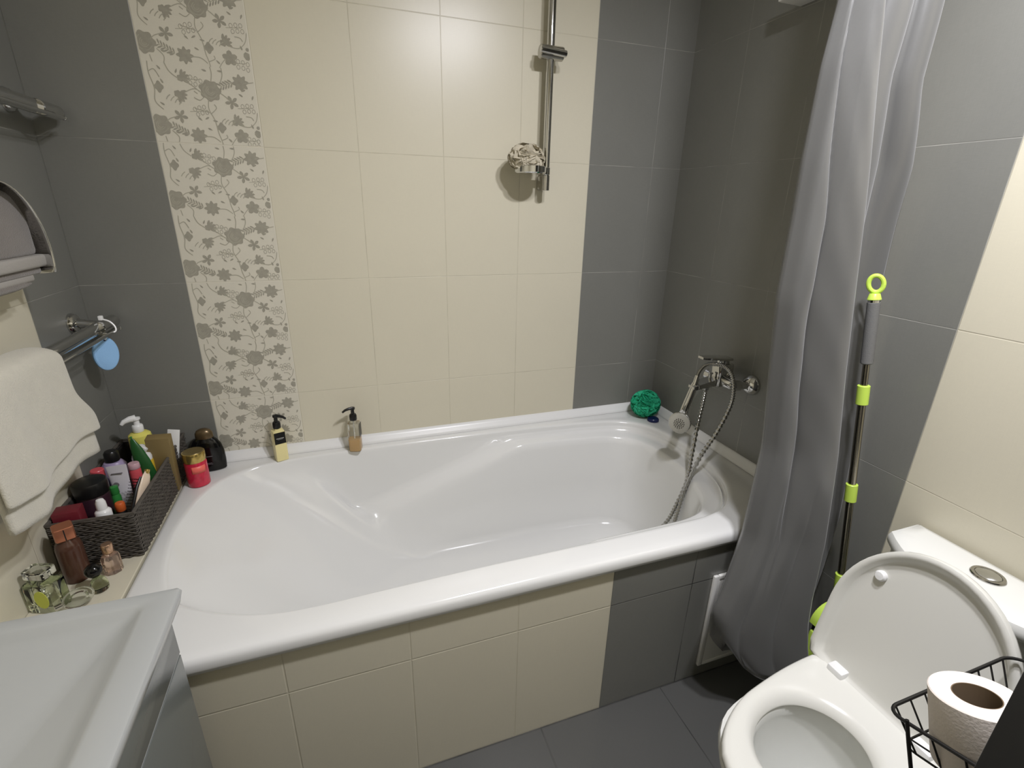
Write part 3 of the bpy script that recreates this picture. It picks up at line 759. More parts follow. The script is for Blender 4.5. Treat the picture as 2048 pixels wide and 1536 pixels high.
wb = thing('wire_basket', 'black wire basket on the charcoal cabinet side holding the toilet paper roll', 'basket', (1.47, -1.3345, .640)); wb.rotation_euler.x = math.radians(-18)
def rr(x0, x1, y0, y1, z, r=.022, n=6):
    out = []
    for (ax, ay, a0) in ((x1 - r, y1 - r, 0), (x0 + r, y1 - r, pi / 2), (x0 + r, y0 + r, pi), (x1 - r, y0 + r, 1.5 * pi)):
        for i in range(n + 1): out.append((ax + r * math.cos(a0 + i / n * pi / 2), ay + r * math.sin(a0 + i / n * pi / 2), z))
    return out
TOP = (1.344, 1.632, -1.488, -1.3345, .640); BOT = (1.350, 1.614, -1.483, -1.3490, .597)
bm = B(); tube(bm, rr(*TOP), .0026, 8, closed=True); link('top_rim', bm, M['wire'], wb)
bm = B(); tube(bm, rr(*BOT, r=.020), .0015, 8, closed=True); link('bottom_rim', bm, M['wire'], wb)
def lerp(a, b, t): return a + (b - a) * t
def onside(Q, side, t):
    x0, x1, y0, y1, z = Q
    return {'b': (lerp(x0 + .02, x1 - .02, t), y1, z), 'f': (lerp(x0 + .02, x1 - .02, t), y0, z), 'l': (x0, lerp(y0 + .02, y1 - .02, t), z), 'r': (x1, lerp(y0 + .02, y1 - .02, t), z)}[side]
for side, n in (('b', 9), ('f', 9), ('l', 4), ('r', 4)):
    for i in range(n):
        t = i / (n - 1)
        bm = B(); tube(bm, [onside(TOP, side, t), onside(BOT, side, t)], .0014, 7); link('wire', bm, M['wire'], wb)
for i in range(9):
    t = i / 8
    bm = B(); tube(bm, [onside(BOT, 'b', t), onside(BOT, 'f', t)], .0013, 6); link('floor_wire', bm, M['wire'], wb)
bm = B(); tube(bm, spline([(1.3425, -1.364, .645), (1.343, -1.365, .60), (1.346, -1.367, .555), (1.352, -1.380, .525), (1.36, -1.41, .512), (1.362, -1.449, .512)], 6), .0026, 9); link('hanger', bm, M['wire'], wb)
rl = thing('toilet_roll', 'white toilet paper roll standing upright in the black wire basket', 'toilet paper', (1.47, -1.3345, .640)); rl.rotation_euler.x = math.radians(-18)
bm = B(); lathe(bm, [(.0255, .002), (.0255, .099), (.0480, .100), (.0495, .0985), (.0495, .002), (.048, .0), (.0265, .0), (.0255, .002)], frame((1.3955, -1.4160, .5990)), 56); link('paper', bm, M['paper'], rl, angle=40)
bm = B(); lathe(bm, [(.0253, .001), (.0253, .0988), (.0243, .0988), (.0243, .001), (.0253, .001)], frame((1.3955, -1.4160, .5990)), 40); link('core', bm, M['core'], rl)

# ------------------------------------------------------------------ washbasin and its cabinet
ba = thing('washbasin', 'wide white rectangular washbasin on the left wall with shallow bowl', 'washbasin', (.19, -1.30, .70))
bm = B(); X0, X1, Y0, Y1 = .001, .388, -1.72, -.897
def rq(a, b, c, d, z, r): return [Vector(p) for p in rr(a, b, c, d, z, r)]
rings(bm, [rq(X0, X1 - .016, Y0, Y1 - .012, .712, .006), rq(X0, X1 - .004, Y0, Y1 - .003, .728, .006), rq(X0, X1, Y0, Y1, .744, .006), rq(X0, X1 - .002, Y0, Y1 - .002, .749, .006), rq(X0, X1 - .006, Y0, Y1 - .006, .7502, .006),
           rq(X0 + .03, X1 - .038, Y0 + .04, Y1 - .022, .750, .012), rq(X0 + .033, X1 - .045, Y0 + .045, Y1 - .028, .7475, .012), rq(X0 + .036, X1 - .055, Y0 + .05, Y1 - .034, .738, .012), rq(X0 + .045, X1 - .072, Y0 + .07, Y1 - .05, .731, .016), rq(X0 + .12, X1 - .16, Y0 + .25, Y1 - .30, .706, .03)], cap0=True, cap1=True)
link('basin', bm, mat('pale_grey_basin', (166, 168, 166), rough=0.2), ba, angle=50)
bm = B(); lathe(bm, [(.0, 0), (.021, 0), (.021, .003), (.0, .004)], frame((.165, -1.40, .7062)), 24); link('drain', bm, M['chrome'], ba)
vc = thing('vanity_cabinet', 'glossy grey vanity cabinet under the white washbasin', 'cabinet', (.18, -1.30, 0))
bm = B(); bx(bm, .002, .352, -1.71, -.901, .0, .711, .001); link('cabinet_body', bm, M['cabinet'], vc)
bm = B(); bx(bm, .3525, .364, -1.709, -.901, .627, .711, .001); link('drawer_front', bm, M['cabinet'], vc)
bm = B(); bx(bm, .3525, .364, -1.709, -.901, .05, .6225, .001); link('door', bm, M['cabinet'], vc)
bm = B(); bx(bm, .3525, .3625, -1.709, -.902, .6228, .6267); link('gap_profile', bm, M['gap'], vc)

# ------------------------------------------------------------------ left wall: towel rails, towels, foam disc
def towel_rail(z, label, end_y=-.018):
    t = thing('towel_rail', label, 'towel rail', (0, -.40, z), 'chrome towel rails on the left wall')
    for yy in (-.094, -.74):
        bm = B(); lathe(bm, [(.026, 0), (.026, .004), (.022, .012), (.016, .015)], frame((.0003, yy, z + .012), (1, 0, 0)), 26); cyl(bm, (.012, yy, z + .012), (.056, yy, z + .004), .012, 18); link('wall_mount', bm, M['chrome'], t)
    bm = B(); cyl(bm, (.062, -.118, z), (.062, end_y, z), .0165, 26, bev=.002); link('end_cap', bm, M['chrome'], t)
    bm = B(); rings(bm, [[Vector((.060 + .011 * math.cos(a), y, z + .016 * math.sin(a))) for a in [2 * pi * i / 20 for i in range(20)]] for y in (-.112, -.76)], cap0=True, cap1=True); link('bar', bm, M['chrome'], t)
    bm = B(); cyl(bm, (.086, -.060, z - .014), (.086, -.76, z - .014), .0042, 12); bmesh.ops.create_icosphere(bm, subdivisions=2, radius=.0058, matrix=Matrix.Translation((.086, -.058, z - .014)))
    bx(bm, .062, .088, -.125, -.115, z - .017, z - .011, .001); bx(bm, .062, .088, -.745, -.735, z - .017, z - .011, .001); link('lower_bar', bm, M['chrome'], t)
    return t
towel_rail(.990, 'lower chrome towel rail on the left wall, carrying the pale towel')
ur = towel_rail(1.495, 'upper chrome towel rail at the top left edge, empty', -.026)

def towel_sheet(y0, y1, zt, front, back, zf, zb_, ny=34, flare=0.0):
    """draped towel: back edge up over the bar and down the front; y0 is the end near the back wall"""
    g = []
    for i in range(ny + 1):
        f = i / ny; row = []
        y = lerp(y0, y1, f); e = (1 - f) ** 1.5
        n1 = .005 * math.sin(9 * f + .5) + .003 * math.sin(21 * f)
        for k in range(8):
            t = k / 7; row.append(Vector((back + .003 * math.sin(9 * f), y, lerp(zb_, zt - .022, t))))
        for k in range(1, 8):
            a = pi * (1 - k / 8); row.append(Vector((lerp(back, front, .5) + (front - back) / 2 * math.cos(a), y, zt - .022 + .022 * math.sin(a) - .012 * math.exp(-f * 14))))
        for k in range(1, 21):
            t = k / 20; fl = flare * e * smooth01(.40, .85, t)
            row.append(Vector((front + n1 * t, y + fl + .014 * e * t, lerp(zt - .022, zf + .012 * math.sin(7 * f), t))))
        g.append(row)
    return g
tw = thing('towel', 'pale cream towel folded over the lower towel rail on the left', 'towel', (.06, -.55, .72))
bm = B(); sheet(bm, towel_sheet(-.408, -.700, 1.030, .106, .028, .806, .78, flare=.048))
o = link('front_layer', bm, M['towel'], tw, angle=180); sd = o.modifiers.new('thickness', 'SOLIDIFY'); sd.thickness = .009; sd.offset = -1
ss = o.modifiers.new('smooth', 'SUBSURF'); ss.levels = 1; ss.render_levels = 1
bm = B(); sheet(bm, towel_sheet(-.408, -.690, 1.018, .093, .040, .752, .76, flare=.046))
o = link('inner_layer', bm, M['towel'], tw, angle=180); sd = o.modifiers.new('thickness', 'SOLIDIFY'); sd.thickness = .010; sd.offset = -1

dc = thing('foam_disc', 'light blue oval foam disc hanging by a white strap from the lower towel rail', 'bath sponge', (.075, -.085, .92))
mt = frame((.064, -.116, .923), (.62, -.72, .12), (.1, .1, 1))
bm = B(); rings(bm, [[mt @ Vector((r * .044 * math.cos(a), r * .0285 * math.sin(a), z)) for a in [2 * pi * i / 36 for i in range(36)]] for r, z in ((.90, -.006), (.98, -.004), (1, 0), (.98, .004), (.90, .006))], cap0=True, cap1=True); link('disc', bm, M['blue'], dc)
bm = B(); lathe(bm, [(.0035, .0062), (.0035, .0070), (.0, .0070)], frame(mt @ Vector((.036, 0, 0)), (.62, -.72, .12)), 14); link('eyelet', bm, M['navy'], dc)
bm = B(); a_ = mt @ Vector((.036, 0, .008)); P = spline([a_, Vector((.080, -.110, .974)), Vector((.0925, -.102, .978)), Vector((.092, -.097, .990)), Vector((.082, -.096, 1.004)), Vector((.068, -.098, 1.0105))], 5)
tube(bm, P, .0020, 8); bx(bm, .062, .072, -.104, -.094, 1.008, 1.020, .002); link('strap', bm, M['white'], dc)

gt = thing('hoop_towel', 'grey hand towel folded through a polished chrome hoop at the left edge', 'towel', (.06, -.40, 1.16))
# chrome hoop: broad curved band
arc = []
for i in range(25):
    a = -.35 + (pi * .80) * i / 24
    arc.append((-.405 + .122 * math.cos(a), 1.205 + .128 * math.sin(a)))
bm = B(); g = []
for (y, z) in arc:
    c = Vector((0, y + .405, z - 1.205)).normalized()
    row = []
    for k in range(9):
        t = -1 + 2 * k / 8
        row.append(Vector((.078 + .032 * t, y, z)) + c * (.012 * (1 - t * t)))
    g.append(row)
sheet(bm, g); o = link('hoop', bm, M['chrome'], gt, angle=180); sd = o.modifiers.new('thickness', 'SOLIDIFY'); sd.thickness = .003
bm = B(); cyl(bm, (.0004, -.405, 1.318), (.045, -.405, 1.328), .013, 18); lathe(bm, [(.028, 0), (.026, .008), (.014, .012)], frame((.0003, -.405, 1.318), (1, 0, 0)), 24); link('wall_mount', bm, M['chrome'], gt)
gt.location.y -= .055
def fold(x0, x1, y0, y1, z0, z1, r): 
    bm = B(); bx(bm, x0, x1, y0, y1, z0, z1, r, 3); return bm
link('towel_front', fold(.050, .084, -.52, -.276, 1.193, 1.318, .012), M['towelg'], gt)
link('front_hem', fold(.056, .093, -.522, -.264, 1.172, 1.196, .006), M['towelh'], gt)
link('towel_middle', fold(.044, .084, -.52, -.283, 1.158, 1.174, .006), M['towelg'], gt)
link('back_hem', fold(.048, .082, -.522, -.312, 1.146, 1.161, .005), M['towelh'], gt)
bm = B(); rings(bm, [[Vector((.066 + .016 * math.cos(a), y, 1.144 + .011 * k * math.sin(a))) for a in [2 * pi * i / 16 for i in range(16)]] for y, k in ((-.52, 1), (-.38, 1), (-.345, .8), (-.328, .3))], cap0=True, cap1=True); link('towel_fold', bm, M['towelg'], gt)

# ------------------------------------------------------------------ toiletries on the ledge
Z = .5155; ZL = .5127
# white shelf at the top edge above the tap
ws = thing('wall_shelf', 'white shelf on the grey right wall at the top of the picture, above the tap', 'shelf', (RX, -.48, 1.815))
bm = B(); bx(bm, 1.790, RX - .0003, -.560, -.418, 1.8125, 1.824, .003); link('shelf_board', bm, M['plastic_w'], ws)
bm = B(); bx(bm, 1.790, 1.795, -.560, -.418, 1.823, 1.850, .002); link('front_rail', bm, M['plastic_w'], ws)
# wicker basket
wk = thing('wicker_basket', 'dark grey woven wicker basket full of toiletries on the left tub ledge', 'basket', (.085, -.27, ZL))
x0, x1, y0, y1, zt = .004, .163, -.449, -.016, .630
bm = B()
for q in ((x0 + .003, x0 + .006, y0 + .003, y1 - .003), (x1 - .006, x1 - .003, y0 + .003, y1 - .003), (x0 + .003, x1 - .003, y0 + .003, y0 + .006), (x0 + .003, x1 - .003, y1 - .006, y1 - .003)):
    bx(bm, q[0], q[1], q[2], q[3], ZL + .004, zt - .004)
bx(bm, x0 + .003, x1 - .003, y0 + .003, y1 - .003, ZL + .001, ZL + .006)
link('basket_core', bm, M['wickerd'], wk, smooth=False)
bm = B(); rnd = random.Random(4)
nrow = 22
for k in range(nrow):
    z = ZL + .004 + (zt - ZL - .008) * k / (nrow - 1)
    pts = []
    for (ax, ay), (bx_, by) in (((x0, y0), (x1, y0)), ((x1, y0), (x1, y1)), ((x1, y1), (x0, y1)), ((x0, y1), (x0, y0))):
        L = math.hypot(bx_ - ax, by - ay); n = max(4, int(L / .009)); nx, ny = (by - ay) / L, -(bx_ - ax) / L
        for i in range(n):
            t = i / n; w = .0016 * math.cos(pi * (i + k)) if 0 < i else 0
            pts.append((lerp(ax, bx_, t) + nx * w, lerp(ay, by, t) + ny * w, z + rnd.uniform(-.0008, .0008)))
    tube(bm, pts, .0021, 5, closed=True)
for _ in range(260):      # loose fibres of the weave
    t = rnd.random()
    if rnd.random() < .7: p = Vector((x1 + .002, lerp(y0, y1, t), rnd.uniform(ZL + .01, zt))); d = Vector((0, rnd.uniform(.015, .04), rnd.uniform(-.012, .012)))
    else: p = Vector((lerp(x0, x1, t), y0 - .002, rnd.uniform(ZL + .01, zt))); d = Vector((rnd.uniform(.015, .04), 0, rnd.uniform(-.008, .008)))
    n = Vector((1, 0, 0)) if abs(d.y) > 0 else Vector((0, -1, 0))
    q = p + d
    q.x = min(q.x, x1 + .002); q.y = min(q.y, y1)
    tube(bm, [p, (p + q) / 2 + n * rnd.uniform(.0005, .003), q], .0007, 4)
link('weave', bm, M['wicker'], wk, angle=180)
bm = B(); tube(bm, [(x0, y0, zt), (x1, y0, zt), (x1, y1, zt), (x0, y1, zt)], .0042, 8, closed=True); link('rim', bm, M['wicker'], wk)
for yy in (-.26,):
    bm = B(); bx(bm, x1 - .002, x1 + .003, yy - .002, yy + .002, ZL + .003, zt); link('upright', bm, M['wicker'], wk)
BZ = ZL + .0065      # basket floor

def pump_top(parent, x, y, z, m, direc, s=1.0, name='pump'):
    d = Vector(direc).normalized()
    bm = B(); lathe(bm, [(.0115 * s, 0), (.012 * s, .002 * s), (.012 * s, .016 * s), (.010 * s, .021 * s), (.006 * s, .023 * s), (.0055 * s, .036 * s), (.0085 * s, .038 * s), (.0085 * s, .044 * s), (.0, .046 * s)], frame((x, y, z)), 20)
    P = [Vector((x, y, z + .0405 * s)) + d * (t * s) + Vector((0, 0, dz * s)) for t, dz in ((.0, .001), (.012, .001), (.024, -.002), (.033, -.008))]
    tube(bm, P, .0042 * s, 10, rfun=lambda i: (.0055, .0048, .004, .0032)[i] * s)
    return link(name, bm, m, parent)

def bottle(name, label, cat, x, y, z, prof, m, power=2.0, sx=1.0, sy=1.0, rot=0.0, body='bottle_body', group=None):
    t = thing(name, label, cat, (x, y, z), group)
    bm = B(); lathe(bm, prof, Matrix.Translation((x, y, z)) @ Matrix.Rotation(rot, 4, 'Z'), 32, sx, sy, power); link(body, bm, m, t)
    return t

# two pump soaps on the back rim
t = bottle('soap_bottle', 'square pump bottle of pale yellow soap with black label, by the floral tiles', 'soap bottle', .428, -.043, Z,
           [(.0175, 0), (.019, .002), (.019, .098), (.017, .103), (.009, .106), (.0085, .112)], M['yellowl'], power=7, rot=.35)
fm = Matrix.Translation((.428, -.043, Z)) @ Matrix.Rotation(.35, 4, 'Z')
def deck(t, fm, name, w0, w1, h0, h1, d, m, th=.0008):
    bm = B(); pts = [(w0, h0), (w1, h0), (w1, h1), (w0, h1)]
    rings(bm, [[fm @ Vector((a, -d, b)) for a, b in pts], [fm @ Vector((a, -d - th, b)) for a, b in pts]], cap0=True, cap1=True)
    return link(name, bm, m, t, smooth=False)
lb = deck(t, fm, 'label', -.0165, .0165, .062, .101, .0191, M['blackgloss']); lb['label'] = 'black front label'
deck(lb, fm, 'printed_line', -.0115, .0115, .0805, .0825, .0200, M['silver'], .0002)
deck(lb, fm, 'printed_line', -.008, .009, .0775, .0782, .0200, M['silver'], .0002)
pump_top(t, .428, -.043, Z + .111, M['black'], (.93, -.35, 0), 1.0)
t = thing('soap_bottle', 'clear pump bottle with a little amber soap left, on the back rim of the tub', 'soap bottle', (.661, -.047, Z))
fm = Matrix.Translation((.661, -.047, Z)) @ Matrix.Rotation(-.25, 4, 'Z')
bm = B(); lathe(bm, [(.0185, 0), (.0195, .003), (.0195, .096), (.0175, .101), (.009, .104), (.0085, .112)], fm, 32, power=6)
link('bottle_body', bm, mat('clear_plastic_bottle', (232, 232, 224), rough=.06, trans=.92, ior=1.18), t)
bm = B(); lathe(bm, [(.0178, .0022), (.0185, .004), (.0185, .044), (.0, .0441)], fm, 32, power=6); link('soap', bm, M['amberl'], t)
deck(t, Matrix.Translation((.661, -.047, Z)) @ Matrix.Rotation(-.25 + pi / 2, 4, 'Z'), 'label', -.013, .014, .052, .098, .0196, M['black'])['label'] = 'dark label on the right side'
pump_top(t, .661, -.047, Z + .111, M['black'], (-.97, -.22, 0), 1.0)
bm = B(); cyl(bm, (.661, -.047, Z + .008), (.661, -.047, Z + .112), .0022, 8); link('dip_tube', bm, M['plastic_w'], t)

# black shampoo bottle and red jar
t = thing('shampoo_bottle', 'black rounded shampoo bottle with bronze cap behind the red jar', 'bottle', (.232, -.050, Z))
bm = B(); lathe(bm, [(.030, 0), (.034, .003), (.0355, .03), (.035, .06), (.031, .085), (.024, .102), (.020, .106), (.019, .108)], Matrix.Translation((.226, -.050, Z)), 36, 1.32, .62); link('bottle_body', bm, M['blackgloss'], t)
bm = B(); lathe(bm, [(.0205, .1085), (.0215, .112), (.0205, .125), (.016, .134), (.008, .1385), (.0, .1395)], Matrix.Translation((.226, -.050, Z)), 30, 1.15, .75); link('cap', bm, M['bronze'], t)
for a, b, z0, z1 in ((-.020, .016, .052, .0535), (-.015, .012, .030, .0312), (-.016, .014, .026, .027)):
    bm = B(); bx(bm, .226 + a, .226 + b, -.050 - .0222, -.050 - .0208, Z + z0, Z + z1); link('printed_line', bm, M['greymark'], t, smooth=False)
t = thing('candle_jar', 'red glass jar with gold lid standing in front of the black bottle', 'jar', (.213, -.135, Z))
bm = B(); lathe(bm, [(.025, 0), (.0285, .002), (.0290, .006), (.0290, .074), (.027, .078)], frame((.213, -.135, Z)), 36); link('jar_body', bm, M['redglass'], t)
bm = B(); lathe(bm, [(.0285, .0785), (.0295, .080), (.0295, .104), (.0285, .106), (.027, .1065)], frame((.213, -.135, Z)), 36); ld = link('lid', bm, M['gold'], t)
bm = B(); lathe(bm, [(.027, .1062), (.026, .1075), (.0, .1075)], frame((.213, -.135, Z)), 36); link('lid_top', bm, M['goldtop'], ld)
bm = B(); rings(bm, [[Vector((.213 + .0295 * math.cos(a), -.135 + .0295 * math.sin(a), Z + z)) for a in [-1.75 + 1.3 * i / 14 for i in range(15)]] for z in (.046, .068)], close=False); o = link('label', bm, M['redlabel'], t); o['label'] = 'coral front label'
sd = o.modifiers.new('thickness', 'SOLIDIFY'); sd.thickness = .0004

# perfumes in front of the basket
t = thing('perfume_bottle', 'square clear glass perfume bottle with lime oval label and glass slab stopper', 'perfume bottle', (.034, -.575, ZL))
R = Matrix.Translation((.036, -.572, ZL)) @ Matrix.Rotation(-.35, 4, 'Z')
bm = B(); lathe(bm, [(.026, 0), (.0285, .002), (.0285, .062), (.026, .066), (.012, .068)], R, 32, 1.0, .72, 9); link('bottle_body', bm, M['glassg'], t)
bm = B(); lathe(bm, [(.007, .0675), (.007, .078)], R, 18); link('collar', bm, M['chrome'], t)
bm = B(); lathe(bm, [(.021, .0785), (.023, .080), (.023, .094), (.021, .096)], R, 28, 1.0, .72, 7); link('stopper', bm, M['glass'], t)
bm = B(); rings(bm, [[R @ Vector((.010 + .014 * math.cos(a), -.0212 - d, .036 + .021 * math.sin(a))) for a in [2 * pi * i / 24 for i in range(24)]] for d in (0, .0007)], cap0=True, cap1=True); link('label', bm, M['limelabel'], t)['label'] = 'lime green oval label'

t = bottle('lotion_bottle', 'tall brown bottle with square copper cap beside the wicker basket', 'bottle', .052, -.490, ZL,
           [(.022, 0), (.0235, .002), (.0235, .083), (.021, .095), (.0135, .103), (.0125, .106)], M['amberb'])
bm = B(); lathe(bm, [(.0165, .1065), (.0175, .108), (.0175, .134), (.0165, .136)], Matrix.Translation((.052, -.490, ZL)) @ Matrix.Rotation(.5, 4, 'Z'), 30, power=8); cp = link('cap', bm, M['copper'], t, angle=30)
bm = B(); R = Matrix.Translation((.052, -.490, ZL)) @ Matrix.Rotation(.5, 4, 'Z'); rings(bm, [[R @ Vector((a, -.0176 - d, z)) for a, z in ((-.001, .108), (.001, .108), (.001, .134), (-.001, .134))] for d in (0, .0003)], cap0=True, cap1=True); link('groove', bm, M['black'], cp)

t = thing('perfume_bottle', 'small blush perfume bottle with rose gold cap at the wicker basket corner', 'perfume bottle', (.117, -.492, ZL))
R = Matrix.Translation((.118, -.492, ZL)) @ Matrix.Rotation(.5, 4, 'Z')
bm = B(); lathe(bm, [(.0155, 0), (.0175, .002), (.0175, .040), (.015, .047), (.007, .050), (.0065, .053)], R, 8, 1.0, .8); link('bottle_body', bm, M['glassp'], t, angle=20)
bm = B(); lathe(bm, [(.0095, .0535), (.0105, .055), (.0105, .074), (.0095, .0755)], R, 24); link('cap', bm, M['rosegold'], t)

t = thing('perfume_bottle', 'green tinted perfume bottle with glossy black ball stopper', 'perfume bottle', (.112, -.548, ZL))
bm = B(); lathe(bm, [(.013, 0), (.0155, .003), (.0160, .016), (.012, .028), (.007, .033), (.006, .036)], frame((.112, -.548, ZL)), 28); link('bottle_body', bm, M['glassg'], t)
bm = B(); lathe(bm, [(.0, .0335), (.008, .035), (.0145, .042), (.0160, .049), (.0145, .056), (.008, .063), (.0, .065)], frame((.108, -.545, ZL)), 28); link('ball_stopper', bm, M['blackgloss'], t)

t = thing('perfume_bottle', 'flat oval cut glass perfume bottle lying tilted behind the washbasin edge', 'perfume bottle', (.093, -.585, ZL))
R = frame((.093, -.590, ZL + .0225), (.45, -.75, .50), (1, .3, .2))
bm = B(); lathe(bm, [(.022, -.006), (.0255, -.004), (.0262, .002), (.0240, .0060), (.016, .0066), (.012, .004), (.0, .004)], R, 18, 1.0, .74); link('bottle_body', bm, M['glass'], t, angle=20)
bm = B(); lathe(bm, [(.006, .0), (.006, .011), (.004, .012)], frame(R @ Vector((-.026, .0, 0)), R.to_3x3() @ Vector((-1, 0, 0))), 14); link('neck', bm, M['chrome'], t)

# contents of the wicker basket
t = bottle('pump_bottle', 'yellow bottle with white pump, tallest in the wicker basket', 'bottle', .084, -.100, BZ, [(.026, 0), (.028, .003), (.028, .150), (.0265, .160), (.020, .166), (.011, .168)], M['yellow'])
bm = B(); lathe(bm, [(.0283, .070), (.0285, .072), (.0285, .128), (.0283, .130)], frame((.084, -.100, BZ)), 32); link('label', bm, mat('cream_label', (224, 214, 176), rough=.4), t)
bm = B(); lathe(bm, [(.0125, .1685), (.0135, .170), (.0135, .186), (.0115, .189), (.0075, .190), (.007, .204), (.011, .2055), (.011, .210), (.0, .2125)], frame((.084, -.100, BZ)), 24)
tube(bm, [(.084, -.100, BZ + .209), (.072, -.106, BZ + .2095), (.060, -.113, BZ + .206), (.054, -.116, BZ + .199)], .005, 10, rfun=lambda i: (.010, .0085, .0065, .0045)[i]); link('pump', bm, M['white'], t)

bm = B(); R = Matrix.Translation((.140, -.150, BZ)) @ Matrix.Rotation(.12, 4, 'X') @ Matrix.Rotation(.06, 4, 'Y')
bx(bm, -.028, .028, -.014, .014, .0, .178, .0015); bm.transform(R)
tag(link('carton', bm, [M['olive']]), 'olive brown carton standing upright at the back of the wicker basket', 'carton')
bm = B(); R = Matrix.Translation((.132, -.100, BZ)) @ Matrix.Rotation(.2, 4, 'Y')
bx(bm, -.012, .018, -.002, .002, .0, .166, .001); bm.transform(R); tag(link('sachet', bm, M['white']), 'white flat sachet sticking up behind the olive carton', 'sachet')

# dark green pointed tube
t = thing('cosmetic_tube', 'dark green leaf shaped tube leaning in the wicker basket, point up', 'tube', (.128, -.225, BZ))
a, b = Vector((.134, -.225, BZ + .045)), Vector((.104, -.205, BZ + .190)); m_ = frame(a, b - a, (0, -1, 0))
bm = B(); lathe(bm, [(.012, -.036), (.016, 0), (.0205, .045), (.019, .085), (.013, .122), (.0055, .147), (.001, .153)], m_, 26, .5, 1.0); link('tube_body', bm, M['leaf'], t)
bm = B(); lathe(bm, [(.0012, .1525), (.003, .154), (.003, .157), (.0, .158)], m_, 12); link('tip', bm, M['green2'], t)

t = bottle('pump_bottle', 'yellow and white bottle with low white pump, half hidden behind the green tube', 'bottle', .108, -.185, BZ, [(.022, 0), (.0235, .003), (.0235, .115), (.021, .125)], M['yellow2'])
bm = B(); lathe(bm, [(.0225, .118), (.0228, .128), (.0205, .136), (.012, .139), (.011, .150), (.014, .152), (.013, .160), (.0, .162)], frame((.108, -.185, BZ)), 28); tube(bm, [(.108, -.185, BZ + .157), (.118, -.192, BZ + .158), (.127, -.198, BZ + .153)], .005, 8); link('pump', bm, M['white'], t)

t = bottle('shower_bottle', 'lilac bottle with round black cap in the wicker basket, next to the towel', 'bottle', .040, -.180, BZ, [(.023, 0), (.0255, .004), (.0265, .09), (.024, .112), (.018, .122), (.014, .1235)], M['lilac'], sx=1.15)
bm = B(); lathe(bm, [(.0150, .124), (.0165, .126), (.0165, .148), (.013, .1535), (.0, .1545)], frame((.040, -.180, BZ)), 28); link('cap', bm, M['black'], t)

t = thing('cosmetic_tube', 'pale grey tube with dark round mark, flat crimped end up', 'tube', (.078, -.262, BZ))
bm = B(); rr_ = []
for z, rx_, ry_ in ((0, .015, .015), (.004, .0165, .0165), (.04, .0175, .014), (.08, .0190, .009), (.118, .0205, .004), (.140, .0212, .0011), (.147, .0212, .0010)):
    rr_.append([Vector((.078 + rx_ * math.cos(a), -.262 + .12 * rx_ * math.cos(a) + ry_ * math.sin(a), BZ + z)) for a in [2 * pi * i / 28 for i in range(28)]])
rings(bm, rr_, cap0=True, cap1=True); link('tube_body', bm, M['paletube'], t)
bm = B(); lathe(bm, [(.0065, .0), (.0065, .0012), (.0, .0014)], frame((.072, -.2720, BZ + .098), (0, -1, .1)), 20); link('mark', bm, M['greymark'], t)
bm = B(); bx(bm, .066, .090, -.2685, -.2675, BZ + .126, BZ + .1285); link('printed_line', bm, M['greymark'], t)

t = bottle('lotion_bottle', 'dark bottle with coral pink cap between the black jar and the lilac bottle', 'bottle', .034, -.256, BZ, [(.016, 0), (.018, .003), (.018, .106), (.014, .112), (.012, .113)], M['navy'])
bm = B(); lathe(bm, [(.0140, .1135), (.0150, .115), (.0145, .138), (.0130, .140), (.0, .1402)], frame((.034, -.256, BZ)), 26); link('cap', bm, M['pink'], t)

t = thing('shampoo_bottle', 'coral pink tube with pale mauve top under the green leaf shaped tube', 'bottle', (.106, -.238, BZ))
bm = B(); lathe(bm, [(.012, 0), (.0135, .003), (.0130, .118), (.0115, .122)], frame((.106, -.238, BZ)), 24); link('bottle_body', bm, M['pink'], t)
bm = B(); lathe(bm, [(.0128, .1225), (.0135, .124), (.0125, .136), (.0115, .1375), (.0, .138)], frame((.106, -.238, BZ)), 24); link('cap', bm, M['mauve'], t)

t = bottle('cream_jar', 'large dark plum jar with wide black lid at the front of the wicker basket', 'jar', .042, -.322, BZ, [(.030, 0), (.0325, .003), (.0330, .105), (.030, .110)], M['plum'])
bm = B(); lathe(bm, [(.0335, .1105), (.0350, .112), (.0355, .138), (.033, .144), (.026, .1475), (.0, .149)], frame((.042, -.322, BZ)), 34); link('lid', bm, M['black'], t)

t = bottle('spray_bottle', 'slim green bottle wedged behind the white spray nozzle in the wicker basket', 'bottle', .077, -.300, BZ, [(.0085, 0), (.010, .002), (.010, .080), (.008, .088)], M['green2'])
bm = B(); lathe(bm, [(.0088, .0885), (.0095, .090), (.0090, .108), (.0, .110)], frame((.077, -.300, BZ)), 20); link('cap', bm, M['green2'], t)

t = bottle('spray_bottle', 'dark green bottle with white spray nozzle at the front of the wicker basket', 'bottle', .088, -.400, BZ, [(.025, 0), (.027, .003), (.027, .068), (.024, .076), (.013, .079), (.012, .082)], M['dkgreen'])
bm = B(); lathe(bm, [(.0145, .0825), (.0160, .084), (.0160, .100), (.0140, .103), (.0105, .106), (.0098, .124), (.0070, .131), (.0, .133)], frame((.088, -.400, BZ)), 26); link('spray_nozzle', bm, M['white'], t)
bm = B(); rings(bm, [[Vector((.088 + .0273 * math.cos(a), -.400 + .0273 * math.sin(a), BZ + z)) for a in [-2.2 + 2.3 * i / 16 for i in range(17)]] for z in (.060, .065)], close=False); o = link('label_band', bm, M['white'], t); sd = o.modifiers.new('thickness', 'SOLIDIFY'); sd.thickness = .0004

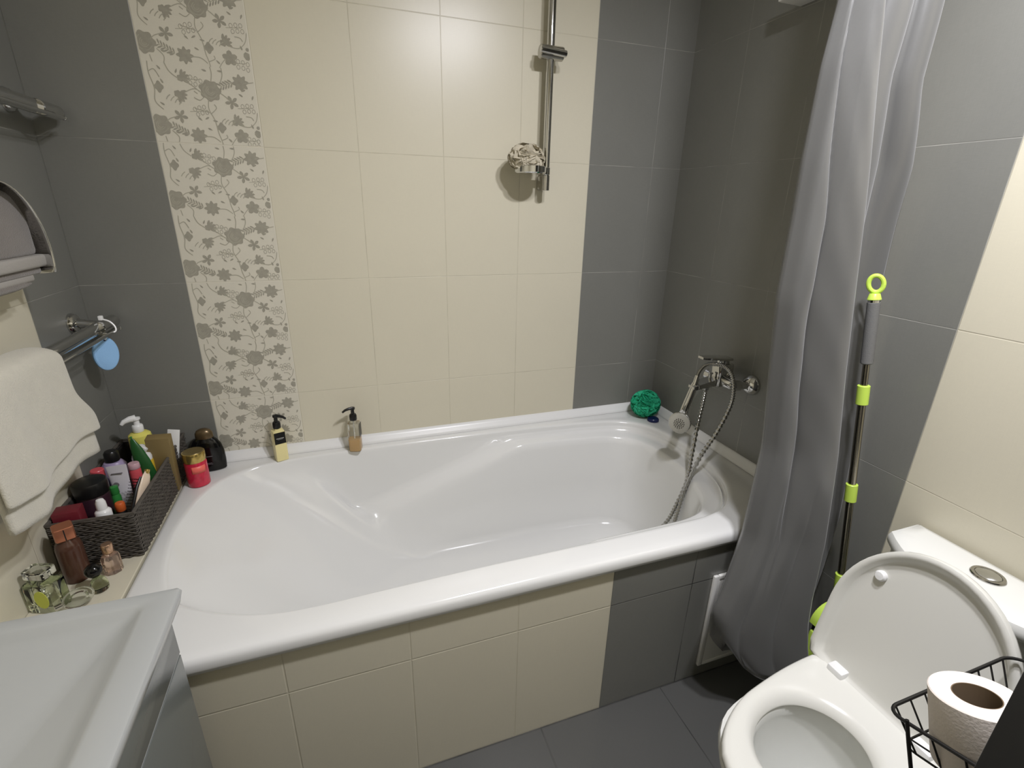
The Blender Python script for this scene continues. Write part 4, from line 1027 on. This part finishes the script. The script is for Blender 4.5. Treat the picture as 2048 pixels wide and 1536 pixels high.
t = bottle('nail_bottle', 'small bottle with orange top beside the hairbrush in the wicker basket', 'bottle', .101, -.350, BZ, [(.0100, 0), (.011, .002), (.011, .062), (.009, .066)], M['black'])
bm = B(); lathe(bm, [(.0095, .0665), (.0105, .068), (.0105, .086), (.0085, .089), (.0, .0895)], frame((.101, -.350, BZ)), 20); link('cap', bm, M['orange'], t)

# hairbrush leaning on the right side of the basket
hb = thing('hairbrush', 'hairbrush with beige back and black bristles leaning at the right rim of the wicker basket', 'hairbrush', (.125, -.33, BZ))
a, b = Vector((.124, -.388, BZ + .004)), Vector((.150, -.296, BZ + .142)); m_ = frame(a, b - a, (.9, -.42, 0))
bm = B(); lathe(bm, [(.008, 0), (.0155, .02), (.0180, .07), (.0170, .12), (.012, .152), (.006, .164), (.0, .166)], m_ @ Matrix.Translation((.006, 0, 0)), 26, .35, 1.0); link('brush_back', bm, M['beige'], hb)
bm = B(); lathe(bm, [(.008, .018), (.0160, .03), (.0170, .08), (.0155, .125), (.008, .150)], m_ @ Matrix.Translation((-.004, 0, 0)), 26, .42, 1.0); link('cushion', bm, M['black'], hb)
bm = B(); rnd = random.Random(2)
for i in range(17):
    for j in range(5):
        z = .026 + .118 * i / 16; y = (-1 + 2 * j / 4) * .0115
        p = Vector((-.010, y, z)); cyl(bm, m_ @ p, m_ @ (p + Vector((-.013, y * .25, 0))), .0006, 5); bmesh.ops.create_icosphere(bm, subdivisions=1, radius=.0011, matrix=Matrix.Translation(m_ @ (p + Vector((-.0135, y * .25, 0)))))
o = link('bristles', bm, M['blackgloss'], hb)
bm = B(); lathe(bm, [(.0045, .158), (.0060, .161), (.0058, .168), (.0, .170)], m_ @ Matrix.Translation((.006, 0, 0)), 16); link('end_cap', bm, M['gold'], hb)

# wine red carton behind the brown bottle
bm = B(); R = Matrix.Translation((.032, -.412, BZ)) @ Matrix.Rotation(.1, 4, 'Z') @ Matrix.Rotation(.04, 4, 'X')
bx(bm, -.024, .024, -.018, .018, 0, .128, .0015); bm.transform(R)
tag(link('carton', bm, M['wine']), 'wine red carton at the front of the wicker basket behind the copper capped bottle', 'carton')

for o in list(bpy.data.objects):
    if '_world' in o: del o['_world']
